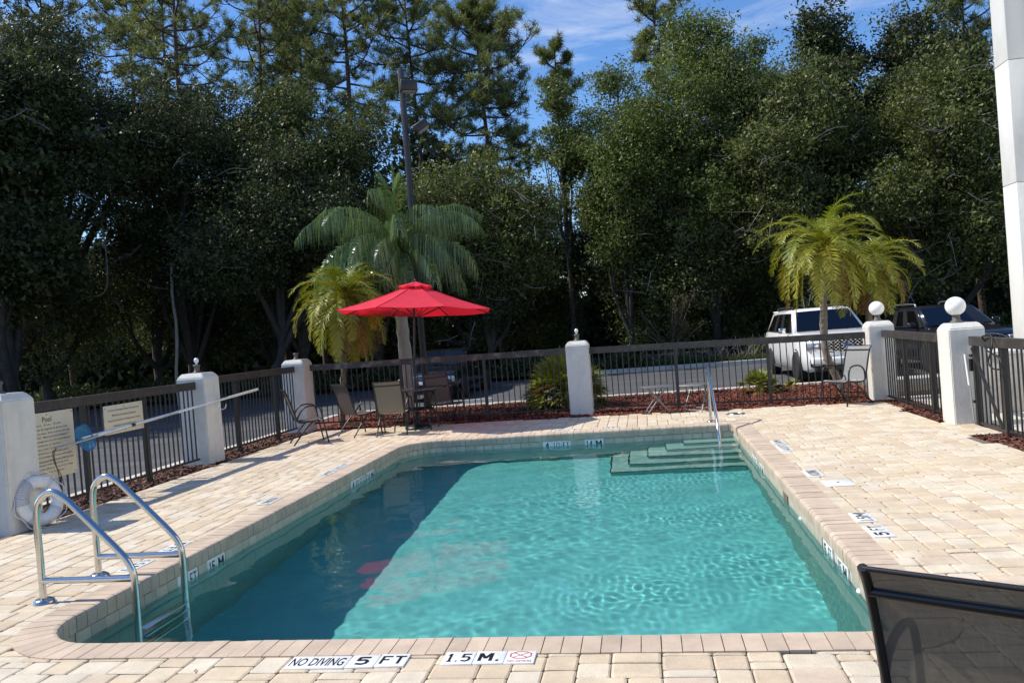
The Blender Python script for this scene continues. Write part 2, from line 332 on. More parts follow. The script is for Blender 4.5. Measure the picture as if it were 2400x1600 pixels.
# pavers: one colour per stone out of a sandy palette
PALETTE = [(.655, .545, .395), (.64, .525, .375), (.605, .485, .34), (.62, .50, .375), (.67, .575, .435), (.655, .57, .445), (.59, .47, .335), (.655, .535, .375), (.68, .595, .46)]
def paver_mat(name, from_attr):
    m = bpy.data.materials.new(name); m.use_nodes = True; t = m.node_tree; b = t.nodes['Principled BSDF']; lk = t.links.new
    b.inputs['Roughness'].default_value = .82; b.inputs['Specular IOR Level'].default_value = .3
    if from_attr:
        at = t.nodes.new('ShaderNodeAttribute'); at.attribute_name = 'tint'; col = at.outputs['Color']
    else:
        oi = t.nodes.new('ShaderNodeObjectInfo'); rp = t.nodes.new('ShaderNodeValToRGB'); rp.color_ramp.interpolation = 'CONSTANT'
        el = rp.color_ramp.elements
        while len(el) < len(PALETTE): el.new(.5)
        for i, c in enumerate(PALETTE): el[i].position = i/len(PALETTE); el[i].color = (*c, 1)
        lk(oi.outputs['Random'], rp.inputs['Fac']); col = rp.outputs['Color']
    geo = t.nodes.new('ShaderNodeNewGeometry')
    for sc, lo, hi in ((.9, .90, 1.07), (5.0, .80, 1.14), (170., .76, 1.2)):
        n = t.nodes.new('ShaderNodeTexNoise'); n.inputs['Scale'].default_value = sc; n.inputs['Detail'].default_value = 5; n.inputs['Roughness'].default_value = .7
        lk(geo.outputs['Position'], n.inputs['Vector']); mr = t.nodes.new('ShaderNodeMapRange'); mr.inputs[1].default_value = .25; mr.inputs[2].default_value = .75; mr.inputs[3].default_value = lo; mr.inputs[4].default_value = hi
        lk(n.outputs['Fac'], mr.inputs[0]); mm = t.nodes.new('ShaderNodeMixRGB'); mm.blend_type = 'MULTIPLY'; mm.inputs[0].default_value = 1; lk(col, mm.inputs[1]); lk(mr.outputs[0], mm.inputs[2]); col = mm.outputs[0]
    lk(col, b.inputs['Base Color'])
    n = t.nodes.new('ShaderNodeTexNoise'); n.inputs['Scale'].default_value = 120; n.inputs['Detail'].default_value = 6; bp = t.nodes.new('ShaderNodeBump'); bp.inputs['Strength'].default_value = .5; bp.inputs['Distance'].default_value = .006
    lk(geo.outputs['Position'], n.inputs['Vector']); lk(n.outputs['Fac'], bp.inputs['Height']); lk(bp.outputs['Normal'], b.inputs['Normal'])
    return m
m_pav, m_pava = paver_mat('paver_stone', False), paver_mat('paver_stone_far', True)
m_cop = pmat('coping_brick', (.54, .425, .32), .85, spec=.3, var=.12, vs=7, rand=.09, bump=.4, bs=130, dirt=(.45, .355, .275), ds=3)

streaks(m_cop, (2.2, 2.2, 2), .86, 1.05, .45, .7)
# water: real refraction at the surface; the swell and the rings are in the mesh
def water_mat():
    m = bpy.data.materials.new('pool_water'); m.use_nodes = True; t = m.node_tree; t.nodes.clear()
    o = t.nodes.new('ShaderNodeOutputMaterial'); g = t.nodes.new('ShaderNodeBsdfGlass'); g.inputs['IOR'].default_value = 1.33; g.inputs['Roughness'].default_value = 0; g.inputs['Color'].default_value = (.90, .975, .97, 1)
    t.links.new(g.outputs[0], o.inputs[0]); return m
m_water = water_mat()

# ------------------------------------------------------------------ setting: ground, lot, kerbs, deck
X0, X1, Y0, Y1 = -3.905, 1.255, 4.28, 12.53            # inner edge of the coping
LOT = -.15
def ring_plane(o, i, z):
    (a, b, c, d), (e, f, g, h) = o, i
    return MB().add([(a, c, z), (b, c, z), (b, d, z), (a, d, z), (e, g, z), (f, g, z), (f, h, z), (e, h, z)], [(0, 1, 5, 4), (1, 2, 6, 5), (2, 3, 7, 6), (3, 0, 4, 7)])
tag(ring_plane((-400, 400, -200, 600), (X0-.15, X1+.15, Y0-.15, Y1+.15), LOT-.03).build('ground', m_ground), kind='structure')
def sheet(name, poly, z, m):
    return tag(MB().add([(x, y, z) for x, y in poly], [tuple(range(len(poly)))]).build(name, m), kind='structure')
sheet('parking_lot', [(-40, -10), (-7.75, -10), (-7.75, 19.5), (40, 19.5), (40, 29.2), (-40, 29.2)], LOT, m_asphalt)
def kerb(pts, wd, z0, z1):
    mb = MB()
    for a, b in zip(pts[:-1], pts[1:]):
        n = max(1, int((Vector(b)-Vector(a)).length/2.4))
        for i in range(n):
            p, q = Vector((*a, 0)).lerp(Vector((*b, 0)), i/n), Vector((*a, 0)).lerp(Vector((*b, 0)), (i+1)/n); d = (q-p).normalized()*.006
            mb.bar(p+d+Vector((0, 0, (z0+z1)/2)), q-d+Vector((0, 0, (z0+z1)/2)), wd, z1-z0)
    return mb
tag(kerb([(-7.4, 19.1), (40, 18.6)], .75, LOT-.1, -.045).build('kerb', m_conc), kind='structure')
tag(kerb([(-7.6, -8), (-7.6, 18.6)], .2, LOT-.1, -.02).build('kerb', m_conc), kind='structure')
tag(kerb([(-2.5, 29.35), (40, 29.35)], .3, LOT-.1, 0).build('kerb', m_conc), kind='structure')
sheet('verge', [(-60, 29.5), (60, 29.5), (60, 80), (-60, 80)], -.03, m_ground)
sheet('concrete_path', [(4.5, 2), (12, 2), (12, 15.2), (4.5, 15.2)], -.04, m_conc)
sheet('mulch_bed', [(-7.5, 14.0), (4.5, 13.4), (4.5, 18.4), (-7.5, 18.75)], -.035, m_mulch)
sheet('mulch_bed', [(-7.5, 2), (-6.6, 2), (-6.6, 13.98), (-7.5, 13.98)], -.031, m_brownmulch)
sheet('mulch_bed', [(3.5, 2), (4.48, 2), (4.48, 13.35), (3.5, 13.35)], -.030, m_brownmulch)
def chips(name, n, fx, mat_dark, mat_light, z, seed):
    g = np.random.default_rng(seed); xy = fx(g, n); ang = g.uniform(0, np.pi, n); ln = g.uniform(.02, .05, n); wd = g.uniform(.006, .013, n)
    tl = g.uniform(-.5, .5, n); d = np.stack([np.cos(ang)*np.cos(tl), np.sin(ang)*np.cos(tl), np.sin(tl)], 1)*ln[:, None]; s_ = np.stack([-np.sin(ang), np.cos(ang), g.uniform(-.6, .6, n)], 1)*wd[:, None]
    c = np.concatenate([xy, (z+g.uniform(0, .03, n))[:, None]], 1)
    V = np.stack([c-d-s_, c+d-s_, c+d+s_, c-d+s_], 1); m = leaf_mat(name+'_chips', mat_dark, mat_light, .8, .2, .0)
    return place('mulch', quads_mesh(name, V, m, g.uniform(0, 1, n)))
def f_back(g, n):
    x = g.uniform(-6.75, 4.3, n); y = g.uniform(0, 1, n)**1.3; lo = 15.12-.075*(x+6.5); return np.stack([x, lo+(18.75-.01*x-lo)*y], 1)
tag(chips('bed_mulch', 42000, f_back, (.06, .018, .012), (.28, .095, .062), -.035, 3), 'red bark mulch in the bed behind the back fence', 'mulch', kind='stuff')
tag(chips('left_mulch', 9000, lambda g, n: np.stack([-7.45+.75*g.uniform(0, 1, n), g.uniform(6.5, 14.9, n)], 1), (.05, .02, .014), (.22, .12, .09), -.031, 4), 'brown bark mulch under the left fence', 'mulch', kind='stuff')
def f_right(g, n):
    y = g.uniform(7.6, 14.2, n); x = np.where(y > 11.3, g.uniform(3.9, 4.4, n), g.uniform(3.84, 4.25, n)); k = (y > 11.6) | (y < 10.35); return np.stack([np.where(k, x, 4.0), np.where(k, y, 13.0)], 1)
tag(chips('right_mulch', 7000, f_right, (.05, .02, .014), (.24, .10, .07), -.030, 5), 'brown bark mulch under the right fence', 'mulch', kind='stuff')

# deck: a sand bed with pavers laid in a random three-size pattern
def deck_inside(x, y):
    left = -6.62 if y > 7.6 else -6.45
    back = 15.05-.075*(x+6.5) if x < 3.0 else 14.33-.12*(x-3)
    right = 3.9 if y > 11.4 else (4.16 if y > 10.3 else 3.82)
    return left < x < right and y < back
deck = thing('pool_deck', (0, 0, 0), 'sandy beige paver deck around the pool', 'paving', kind='structure')
sandb = MB()
for a, b, c, d in ((-6.62, X0-.12, 2, 14.9), (X1+.12, 3.82, 2, 14.3), (X0-.12, X1+.12, 2, Y0-.12), (X0-.12, X1+.12, Y1+.12, 14.4)):
    sandb.add([(a, c, -.014), (b, c, -.014), (b, d, -.014), (a, d, -.014)], [(0, 1, 2, 3)])
sandb.build('sand_bed', m_sand, deck)
RAD = {'nl': .46, 'fl': .62, 'fr': .06, 'nr': .14}
def rrect(off, seg=14, only=None):
    """Rounded rectangle round the pool at distance off outside its inner edge, counter-clockwise from the near right corner."""
    out = []
    for key, cx, cy, a0 in (('nr', X1, Y0, -90), ('fr', X1, Y1, 0), ('fl', X0, Y1, 90), ('nl', X0, Y0, 180)):
        r = RAD[key]; sx = -1 if cx == X1 else 1; sy = 1 if cy == Y0 else -1; c = (cx+sx*r, cy+sy*r)
        for k in range(seg+1):
            a = R(a0+90*k/seg); out.append((c[0]+(r+off)*math.cos(a), c[1]+(r+off)*math.sin(a)))
    return out
def pool_dist(x, y):
    """Signed distance outside the rounded pool outline."""
    cx, cy = (X0+X1)/2, (Y0+Y1)/2; r = RAD[('n' if y < cy else 'f')+('l' if x < cx else 'r')]
    qx = abs(x-cx)-(X1-X0)/2+r; qy = abs(y-cy)-(Y1-Y0)/2+r
    return math.hypot(max(qx, 0), max(qy, 0))+min(max(qx, qy), 0)-r
U = .083; GX0, GY0, GW, GH = -6.75, 2.35, 132, 154
occ = np.zeros((GW, GH), bool); stones = []
kinds = [((3, 2), .40), ((2, 2), .27), ((2, 3), .13), ((2, 1), .10), ((3, 1), .10)]
for j in range(GH):
    for i in range(GW):
        if occ[i, j]: continue
        free = 0
        while i+free < GW and not occ[i+free, j] and free < 6: free += 1
        opts = [(k, p) for k, p in kinds if k[0] <= free and free-k[0] != 1 and not (k[0] == 2 and k[1] == 1 and j % 2 == 0 and rnd.random() < .5)]
        if not opts: opts = [((min(free, 3), 1), 1)] if free in (1, 3) else [((2, 1), 1)]
        k = rnd.choices([o[0] for o in opts], [o[1] for o in opts])[0]
        kw, kh = k; kh = min(kh, GH-j)
        if kh == 3 and occ[i:i+kw, j:j+3].any(): kh = 2
        occ[i:i+kw, j:j+kh] = True
        x, y = GX0+(i+kw/2)*U, GY0+(j+kh/2)*U
        if deck_inside(x, y) and pool_dist(x, y) > .17: stones.append((x, y, kw, kh))
def stone_geo(kw, kh, g):
    hx, hy = kw*U/2-.0035, kh*U/2-.0035; c = .011; j = lambda: rnd.uniform(-.0025, .0025)*g
    top = [(-hx+c, -hy), (hx-c, -hy), (hx, -hy+c), (hx, hy-c), (hx-c, hy), (-hx+c, hy), (-hx, hy-c), (-hx, -hy+c)]
    top = [(x+j(), y+j()) for x, y in top]; f = .007/min(hx, hy)
    vs = [(x*(1-f*1.2), y*(1-f*1.2), 0) for x, y in top] + [(x, y, -.005) for x, y in top] + [(x, y, -.03) for x, y in top]
    fs = [tuple(range(8))] + [(8*r_+k, 8*r_+(k+1) % 8, 8*(r_-1)+(k+1) % 8, 8*(r_-1)+k) for r_ in (1, 2) for k in range(8)]
    return vs, fs
def shows(x, y, z=0):
    q = Vector((x, y, z-EYE)); zf = q.dot(CF)
    if zf < .3: return None
    return 1200+F_PX*q.dot(CR)/zf, 800-F_PX*q.dot(CU)/zf, zf
cand = []
for st in stones:
    s_ = shows(st[0], st[1])
    if s_ and -20 < s_[0] < 2420 and -20 < s_[1] < 1620: cand.append((st[2]*st[3]/s_[2]**3, st))
cand.sort(key=lambda q: -q[0]); near = set(id(q[1]) for q in cand[:298])
shared = {}
far = MB(); tint = []
for st in stones:
    x, y, kw, kh = st; dz = rnd.uniform(-.0025, .0015)
    if id(st) in near:
        key = (kw, kh, rnd.randrange(4))
        if key not in shared: vs, fs = stone_geo(kw, kh, 1); shared[key] = MB().add(vs, fs).mesh('paver', m_pav)
        place('paver', shared[key], deck, (x, y, dz), (rnd.uniform(-.008, .008), rnd.uniform(-.008, .008), rnd.uniform(-.008, .008)))
    else:
        vs, fs = stone_geo(kw, kh, 1); far.add([(a+x, b+y, c+dz) for a, b, c in vs], fs); c = rnd.choice(PALETTE); tint += [(*c, 1)]*len(vs)
fo = place('paver_field', far.mesh('paver_field', m_pava, tint), deck); fo['kind'] = 'stuff'

# ------------------------------------------------------------------ pool: shell, coping bricks, waterline tiles, steps, markers
pool = thing('swimming_pool', (0, 0, 0), 'turquoise swimming pool with brick coping in the deck', 'swimming pool', kind='structure')
def floor_z(y): return -(1.66-.03*(y-4.3))
ol = rrect(0.03); n = len(ol); sh = MB()
sh.add([(x, y, -.10) for x, y in ol] + [(x, y, -.31) for x, y in ol], [(i, n+i, n+(i+1) % n, (i+1) % n) for i in range(n)])
sh.build('pool_beam', m_conc, pool)
sh = MB(); sh.add([(x, y, -.30) for x, y in rrect(.022)] + [(x, y, floor_z(y)) for x, y in rrect(.022)], [(i, n+i, n+(i+1) % n, (i+1) % n) for i in range(n)], True)
sh.build('pool_wall', m_wallplaster, pool)
MB().add([(x, y, floor_z(y)) for x, y in rrect(.022)], [tuple(range(n))]).build('pool_floor', m_plaster, pool)
mo = MB(); A_, B_ = rrect(.014), rrect(.235)
mo.add([(x, y, -.108) for x, y in A_]+[(x, y, -.009) for x, y in A_]+[(x, y, -.009) for x, y in B_], [(r_*n+i, r_*n+(i+1) % n, (r_+1)*n+(i+1) % n, (r_+1)*n+i) for r_ in (0, 1) for i in range(n)]); mo.build('mortar_bed', m_conc, pool)
CW, COPZ = .25, .007
prof = [(0, -.05), (0, COPZ), (CW-.03, COPZ), (CW-.012, COPZ-.006), (CW-.002, COPZ-.02), (CW, -.035), (CW-.004, -.108), (CW-.035, -.112), (CW-.035, -.05)]
def coping_mesh(w0, w1):
    """w0: width at the outer edge, w1: at the inner lip; local x across, y inwards."""
    k = len(prof); vs = []
    for s_ in (-1, 1):
        for u_, z_ in prof: wd = (w0+(w1-w0)*u_/CW)/2-.0028; vs.append((s_*wd, u_, z_))
    fs = [(i, (i+1) % k, k+(i+1) % k, k+i) for i in range(k)] + [tuple(range(k-1, -1, -1)), tuple(range(k, 2*k))]
    return MB().add(vs, fs).mesh('coping_brick', m_cop)
cop_s = {}
def coping_run(a, b, inward):
    a, b = Vector((*a, 0)), Vector((*b, 0)); ln = (b-a).length; k = max(1, round(ln/.103)); wd = round(ln/k, 4)
    if wd not in cop_s: cop_s[wd] = coping_mesh(wd, wd)
    ang = math.atan2(inward[1], inward[0])-math.pi/2
    for i in range(k):
        p = a.lerp(b, (i+.5)/k); place('coping_brick', cop_s[wd], pool, (p.x-inward[0]*CW, p.y-inward[1]*CW, rnd.uniform(-.0015, .0015)), (rnd.uniform(-.006, .006), 0, ang+rnd.uniform(-.006, .006)))
coping_run((X0+RAD['nl'], Y0), (X1-RAD['nr'], Y0), (0, 1)); coping_run((X1, Y0+RAD['nr']), (X1, Y1-RAD['fr']), (-1, 0))
coping_run((X1-RAD['fr'], Y1), (X0+RAD['fl'], Y1), (0, -1)); coping_run((X0, Y1-RAD['fl']), (X0, Y0+RAD['nl']), (1, 0))
for key, cx, cy, a0 in (('nr', X1, Y0, -90), ('fr', X1, Y1, 0), ('fl', X0, Y1, 90), ('nl', X0, Y0, 180)):
    r = RAD[key]; c = (cx+(-r if cx == X1 else r), cy+(r if cy == Y0 else -r)); k = max(2, round((r+.12)*math.pi/2/.10)); me = coping_mesh((r+CW)*math.pi/2/k, r*math.pi/2/k)
    for i in range(k):
        a = R(a0+90*(i+.5)/k); place('coping_brick', me, pool, (c[0]+(r+CW)*math.cos(a), c[1]+(r+CW)*math.sin(a), rnd.uniform(-.001, .001)), (0, 0, a+math.pi/2))
# waterline tiles: walk along the wall outline
tile_me = MB().box((0, 0, 0), (.147, .012, .149), bev=.003).mesh('waterline_tile', m_tile)
half_me = MB().box((0, 0, 0), (.098, .012, .149), bev=.003).mesh('waterline_tile', m_tile)
ZT = -.192
MARK = {}   # centre positions of marker tiles: handled below; keep plain tiles away from them
marks_wall = [('L', 5.995, ['5']), ('L', 6.145, ['FT']), ('L', 6.445, ['15']), ('L', 6.595, ['M']), ('L', 9.93, ['4']), ('L', 10.08, ['1/2']), ('L', 10.23, ['FT']), ('L', 10.53, ['14']), ('L', 10.68, ['M']),
              ('B', -1.635, ['4']), ('B', -1.485, ['1/2']), ('B', -1.335, ['FT']), ('B', -.96, ['14']), ('B', -.81, ['M']),
              ('R', 6.39, ['5']), ('R', 6.24, ['FT']), ('R', 5.94, ['15']), ('R', 5.79, ['M']), ('R', 10.45, ['4']), ('R', 10.30, ['1/2']), ('R', 10.15, ['FT']), ('R', 9.75, ['14']), ('R', 9.60, ['M'])]
def clash(side, u): return any(s_ == side and abs(u-q) < .125 for s_, q, _ in marks_wall)
def wall_tiles(side, a, b, fixed, rz):
    k = round(abs(b-a)/.15)
    for i in range(k):
        u = a+(b-a)*(i+.5)/k
        if clash(side, u): continue
        place('waterline_tile', tile_me, pool, ((fixed, u, ZT) if side in 'LR' else (u, fixed, ZT)), (rnd.uniform(-.01, .01), 0, rz))
wall_tiles('L', Y0+RAD['nl'], Y1-RAD['fl'], X0-.022, R(90)); wall_tiles('R', Y0+RAD['nr'], Y1, X1+.022, R(90)); wall_tiles('B', X0+RAD['fl'], X1, Y1+.022, 0); wall_tiles('N', X0+RAD['nl'], X1-RAD['nr'], Y0-.022, 0)
for key, cx, cy, a0 in (('fl', X0, Y1, 90), ('nl', X0, Y0, 180), ('nr', X1, Y0, -90)):
    r = RAD[key]; c = (cx+(-r if cx == X1 else r), cy+(r if cy == Y0 else -r)); k = round((r+.02)*math.pi/2/.101)
    for i in range(k):
        a = R(a0+90*(i+.5)/k); place('waterline_tile', half_me, pool, (c[0]+(r+.024)*math.cos(a), c[1]+(r+.024)*math.sin(a), ZT), (0, 0, a+math.pi/2))
mtile_me = MB().box((0, 0, 0), (.147, .014, .149), bev=.002).mesh('depth_tile', m_marker)
for side, u, s_ in marks_wall:
    if side == 'L': p, rz, xd = (X0-.021, u, ZT), R(90), (0, 1, 0)
    elif side == 'R': p, rz, xd = (X1+.021, u, ZT), R(90), (0, -1, 0)
    else: p, rz, xd = (u, Y1+.021, ZT), 0, (1, 0, 0)
    t_ = place('depth_tile', mtile_me, pool, p, (0, 0, rz)); t_['label'] = 'white waterline tile lettered '+s_[0]
    nrm = Vector(xd).cross(Vector((0, 0, 1))); mb = MB(); wd = .085 if s_[0] in ('1/2', 'FT', '15', '14', 'M') else .06
    Mi = Matrix.Rotation(-rz, 3, 'Z')
    glyph_mb(mb, s_[0], wd*1.15, .108, Mi @ M3(xd, (0, 0, 1)), Mi @ (nrm*.0085)); mb.build('lettering', m_ink, t_)
# steps in the far right corner: five stacked treads with dark edge tiles
for i, (sx, sy, sz) in enumerate(((-.60, 11.17, -1.23), (-.33, 11.45, -1.01), (-.05, 11.72, -.79), (.22, 11.98, -.56), (.49, 12.22, -.34))):
    st = MB().box(((sx+X1+.02)/2, (sy+Y1+.02)/2, (sz-1.6)/2), (X1+.02-sx, Y1+.02-sy, 1.6+sz)).build('step', m_step, pool)
    e = MB().box(((sx+X1)/2, sy-.004, sz-.012), (X1-sx, .022, .028)).box((sx-.004, (sy+Y1)/2+.01, sz-.012), (.022, Y1-sy-.02, .028)); e.build('edge_tile', m_edge, st)
WATER_Z = -.19
gx, gy = np.meshgrid(np.linspace(X0-.005, X1+.005, 330), np.linspace(Y0-.005, Y1+.005, 530)); gr = np.random.default_rng(3); hz = np.zeros_like(gx)
pat = .55+.45*np.sin(gx*1.3+gy*.7+1)*np.sin(gy*.9-gx*.5+2)
for k in range(90):
    kk = gr.uniform(5, 60); a = gr.uniform(0, 2*np.pi); amp = .00040/(kk/10)**1.6*(1 if kk < 22 else 1)
    hz += np.sin(kk*(gx*np.cos(a)+gy*np.sin(a))+gr.uniform(0, 2*np.pi))*amp*(1 if kk < 18 else pat)
pm = np.zeros_like(gx)
for (x, y, rx, ry) in ((-1.0, 6.9, .55, .5), (-1.2, 10.4, .9, .7), (-.1, 7.6, .5, .4), (.5, 7.0, .5, .35), (.1, 10.9, .7, .35), (.9, 6.2, .35, .5), (-2.9, 5.1, .4, .5), (-.2, 9.0, .8, .5)): pm += np.exp(-((gx-x)/rx)**2-((gy-y)/ry)**2)
for k in range(50):
    kk = gr.uniform(34, 85); a = gr.uniform(0, 2*np.pi); hz += np.sin(kk*(gx*np.cos(a)+gy*np.sin(a))+gr.uniform(0, 2*np.pi))*.000034*(.12+pm)
for (x, y, k, amp, dec) in ((-1.25, 6.75, 58, 0.00099, 1.9), (-.75, 6.95, 66, 0.00087, 2.4), (-1.0, 9.9, 46, 0.00099, 1.3), (-1.6, 10.6, 52, 0.00074, 1.6), (-.2, 7.3, 64, 0.00056, 3.0), (-.55, 5.0, 64, 0.0002, 3.2), (.75, 8.2, 58, 0.00043, 2.4), (-2.6, 5.2, 52, 0.00037, 2.4)):
    d = np.hypot((gx-x)*(1+.08*np.sin(3*gy)), gy-y)+.03*np.sin(7*gx+5*gy); hz += .34*amp*np.sin(k*d)*np.exp(-dec*d)*(.35+.65*pat*np.clip(np.sin(2.1*np.arctan2(gy-y, gx-x)+x*5)+.6, 0, 1))
nx_, ny_ = gx.shape[1], gx.shape[0]; keep = [(j, i) for j in range(ny_-1) for i in range(nx_-1) if pool_dist(gx[j, i], gy[j, i]) < .03]
wmb = MB().add([tuple(q) for q in np.stack([gx, gy, WATER_Z+hz], 2).reshape(-1, 3)], [(j*nx_+i, j*nx_+i+1, (j+1)*nx_+i+1, (j+1)*nx_+i) for j, i in keep], True)
wat = tag(wmb.build('pool_water', m_water), 'rippled clear turquoise pool water', 'water', kind='structure'); wat.cycles.is_caustics_caster = True
for o_ in pool.children_recursive: o_.cycles.is_caustics_receiver = True
# deck depth markers: white tiles with black lettering
def deck_tile(x, y, wd, up, s_, col=None, fx=.8, fy=.66, dx=0.):
    """up: direction of the lettering's top; s_: lettering."""
    u = Vector((*up, 0)); r_ = u.cross(Vector((0, 0, 1))); lx = wd if abs(r_.x) > .5 else .155; ly = .155 if abs(r_.x) > .5 else wd
    t_ = MB().box((0, 0, 0), (lx-.002, ly-.002, .012), bev=.002).build('depth_tile', m_marker, deck, (x, y, .0025)); t_['label'] = 'white deck tile lettered '+s_
    mb = MB(); (text_mb(mb, s_, True, wd*fx, .155*fy, M3(r_, u), (0, 0, .0068)) if s_ == 'NO DIVING' else glyph_mb(mb, s_, wd*fx, .155*fy, M3(r_, u), (0, 0, .0068))); mb.build('lettering', col or m_ink, t_); return t_
UP = (0, 1)
deck_tile(-1.835, 3.945, .335, UP, 'NO DIVING', fx=.9, fy=.62); deck_tile(-1.585, 3.953, .155, UP, '5', fx=.5); deck_tile(-1.424, 3.962, .16, UP, 'FT', fx=.85)
deck_tile(-1.07, 3.98, .165, UP, '1.5', fx=.8); deck_tile(-.905, 3.985, .16, UP, 'M.', fx=.75)
sy_ = MB().box((0, 0, 0), (.155, .153, .012), bev=.002).build('depth_tile', m_marker, deck, (-.745, 3.985, .0025)); sy_['label'] = 'white deck tile with red no diving symbol'
mb = MB(); P8 = [(.058*math.cos(R(22.5+45*k)), .044*math.sin(R(22.5+45*k))+.02) for k in range(8)]
for k in range(8): a, b = P8[k], P8[(k+1) % 8]; mb.bar((*a, .0066), (*b, .0066), .006, .0012)
mb.bar((-.035, .045, .0066), (.035, -.008, .0066), .005, .0012); mb.bar((-.035, -.006, .0068), (.035, .046, .0068), .003, .0012)
text_mb(mb, 'NO DIVING', True, .125, .022, M3((1, 0, 0), (0, 1, 0)), (0, -.052, .0068)); mb.build('symbol', m_red, sy_)
W_, E_, S_ = (-1, 0), (1, 0), (0, -1)
for x, y, wd, up, s_ in ((1.60, 6.06, .155, W_, '5'), (1.60, 6.215, .155, W_, 'FT'), (1.60, 6.49, .15, W_, '1.5'), (1.60, 6.63, .15, W_, 'M'),
                         (1.60, 9.87, .15, W_, '4'), (1.60, 10.02, .15, W_, '1/2'), (1.60, 10.17, .15, W_, 'FT'), (1.60, 10.42, .15, W_, '14'), (1.60, 10.57, .15, W_, 'M'), (1.60, 8.39, .33, W_, 'NO DIVING'),
                         (-4.25, 6.5, .155, E_, '5'), (-4.25, 6.345, .155, E_, 'FT'), (-4.25, 5.95, .155, E_, '1.5'), (-4.25, 5.795, .155, E_, 'M'), (-4.25, 8.25, .33, E_, 'NO DIVING'),
                         (-4.25, 10.5, .15, E_, '4'), (-4.25, 10.35, .15, E_, '1/2'), (-4.25, 10.2, .15, E_, 'FT'), (-4.25, 9.98, .15, E_, '14'), (-4.25, 9.83, .15, E_, 'M'),
                         (-1.2, 12.87, .15, S_, '4'), (-1.35, 12.87, .15, S_, '1/2'), (-1.5, 12.87, .15, S_, 'FT'), (-.55, 12.87, .15, S_, '14'), (-.7, 12.87, .15, S_, 'M')):
    deck_tile(x, y, wd, up, s_, fx=.55 if s_ in ('5', '4') else .82)
lid = MB().box((0, 0, 0), (.26, .28, .014), bev=.004).build('skimmer_lid', m_white, deck, (1.72, 7.87, .004)); MB().lathe([(.012, 0), (.012, .003)], 10, (0, 0, .0075)).build('finger_hole', m_socket, lid)
dr = MB()
for r_ in (.10, .14): dr.lathe([(r_, 0), (r_, .006), (r_+.012, .006), (r_+.012, 0)], 20, (0, 0, .002))
dr.build('drain_ring', m_alu, deck, (1.45, 13.75, 0))
for y in (7.35, 5.42):
    MB().lathe([(.03, 0), (.03, .012), (.014, .02)], 12, (0, 0, 0), mat=Matrix.Rotation(R(-90), 3, 'Y')).build('return_fitting', m_white, pool, (X1+.014, y, -.2))
sk = MB().box((0, 0, 0), (.03, .22, .10)).build('skimmer_mouth', m_sand, pool, (X1+.02, 8.06, -.16)); sk['label'] = 'dark skimmer opening in the right pool wall'
# ------------------------------------------------------------------ pillars and their lamps
G_P = 'white stucco pillars of the pool fence'
def pillar(x, y, s_, h, label, z0=-.12):
    t_ = thing('stucco_pillar', (x, y, 0), label, 'pillar', G_P); a = s_/2; b = a-.055
    rings = [(a, z0), (a, h-.075), (b, h)]
    vs = [(sx*q, sy*q, z) for q, z in rings for sx, sy in ((-1, -1), (1, -1), (1, 1), (-1, 1))]
    fs = [(4*r_+k, 4*r_+(k+1) % 4, 4*r_+4+(k+1) % 4, 4*r_+4+k) for r_ in (0, 1) for k in range(4)] + [(8, 9, 10, 11), (3, 2, 1, 0)]
    bm = bmesh.new(); bv = [bm.verts.new(q) for q in vs]
    for f in fs: bm.faces.new([bv[i] for i in f])
    bmesh.ops.bevel(bm, geom=bm.edges[:], offset=.012, segments=2, affect='EDGES'); me = bpy.data.meshes.new('shaft'); bm.to_mesh(me); bm.free(); me.materials.append(m_stucco)
    place('shaft', me, t_); return t_
pillar(-6.80, 7.40, .46, 1.45, 'white stucco pillar at the frame edge with the life ring leaning on it')
pillar(-7.00, 11.55, .46, 1.42, 'white stucco pillar with a bare bulb, white poles resting across it')
pillar(-6.98, 15.16, .46, 1.46, 'white stucco corner pillar beside the yellow palm')
pillar(-1.265, 15.40, .44, 1.40, 'white stucco pillar in front of the spiky round bush')
pillar(4.10, 14.82, .42, 1.36, 'white stucco corner pillar behind the grey sling chair')
pillar(4.19, 11.41, .44, 1.33, 'white stucco gate pillar carrying the largest globe, bright on its left face')
def globe(x, y, z, r, label):
    t_ = thing('globe_lamp', (x, y, z), label, 'lamp', 'globe lamps on the pillars')
    MB().lathe([(.085, 0), (.085, .012), (.05, .04), (.046, .10), (.052, .13)], 18).build('base', m_socket, t_)
    pr = [(r*.45, .11)] + [(r*math.cos(a), .11+r*.9+r*math.sin(a)) for a in [R(q) for q in range(-60, 90, 10)]] + [(0, .11+r*1.9)]
    MB().lathe(pr, 28).build('globe', m_globe, t_)
globe(4.15, 11.41, 1.33, .126, 'large white globe lamp on the gate pillar'); globe(4.10, 14.82, 1.36, .126, 'white globe lamp with frond shadows on the corner pillar')
def bulb(x, y, z, label, with_bulb=True, group='bare lamp holders on the pillars'):
    t_ = thing('bulb_lamp', (x, y, z), label, 'lamp', group)
    MB().lathe([(.075, 0), (.072, .012), (.045, .03), (.04, .10), (.055, .105), (.055, .13), (.03, .135)], 16).build('socket', m_socket, t_)
    if with_bulb: MB().lathe([(.014, .135), (.016, .15), (.034, .185), (.036, .205), (.026, .232), (0, .242)], 16).build('bulb', m_bulb, t_)
bulb(-7.0, 11.55, 1.42, 'bare white bulb on the pillar the poles rest across'); bulb(-1.265, 15.40, 1.40, 'bare white bulb on the middle back pillar')
bulb(-6.98, 15.16, 1.46, 'empty lamp holder on the pillar beside the yellow palm', False); bulb(-6.80, 7.40, 1.45, 'empty lamp holder on the pillar with the life ring', False)

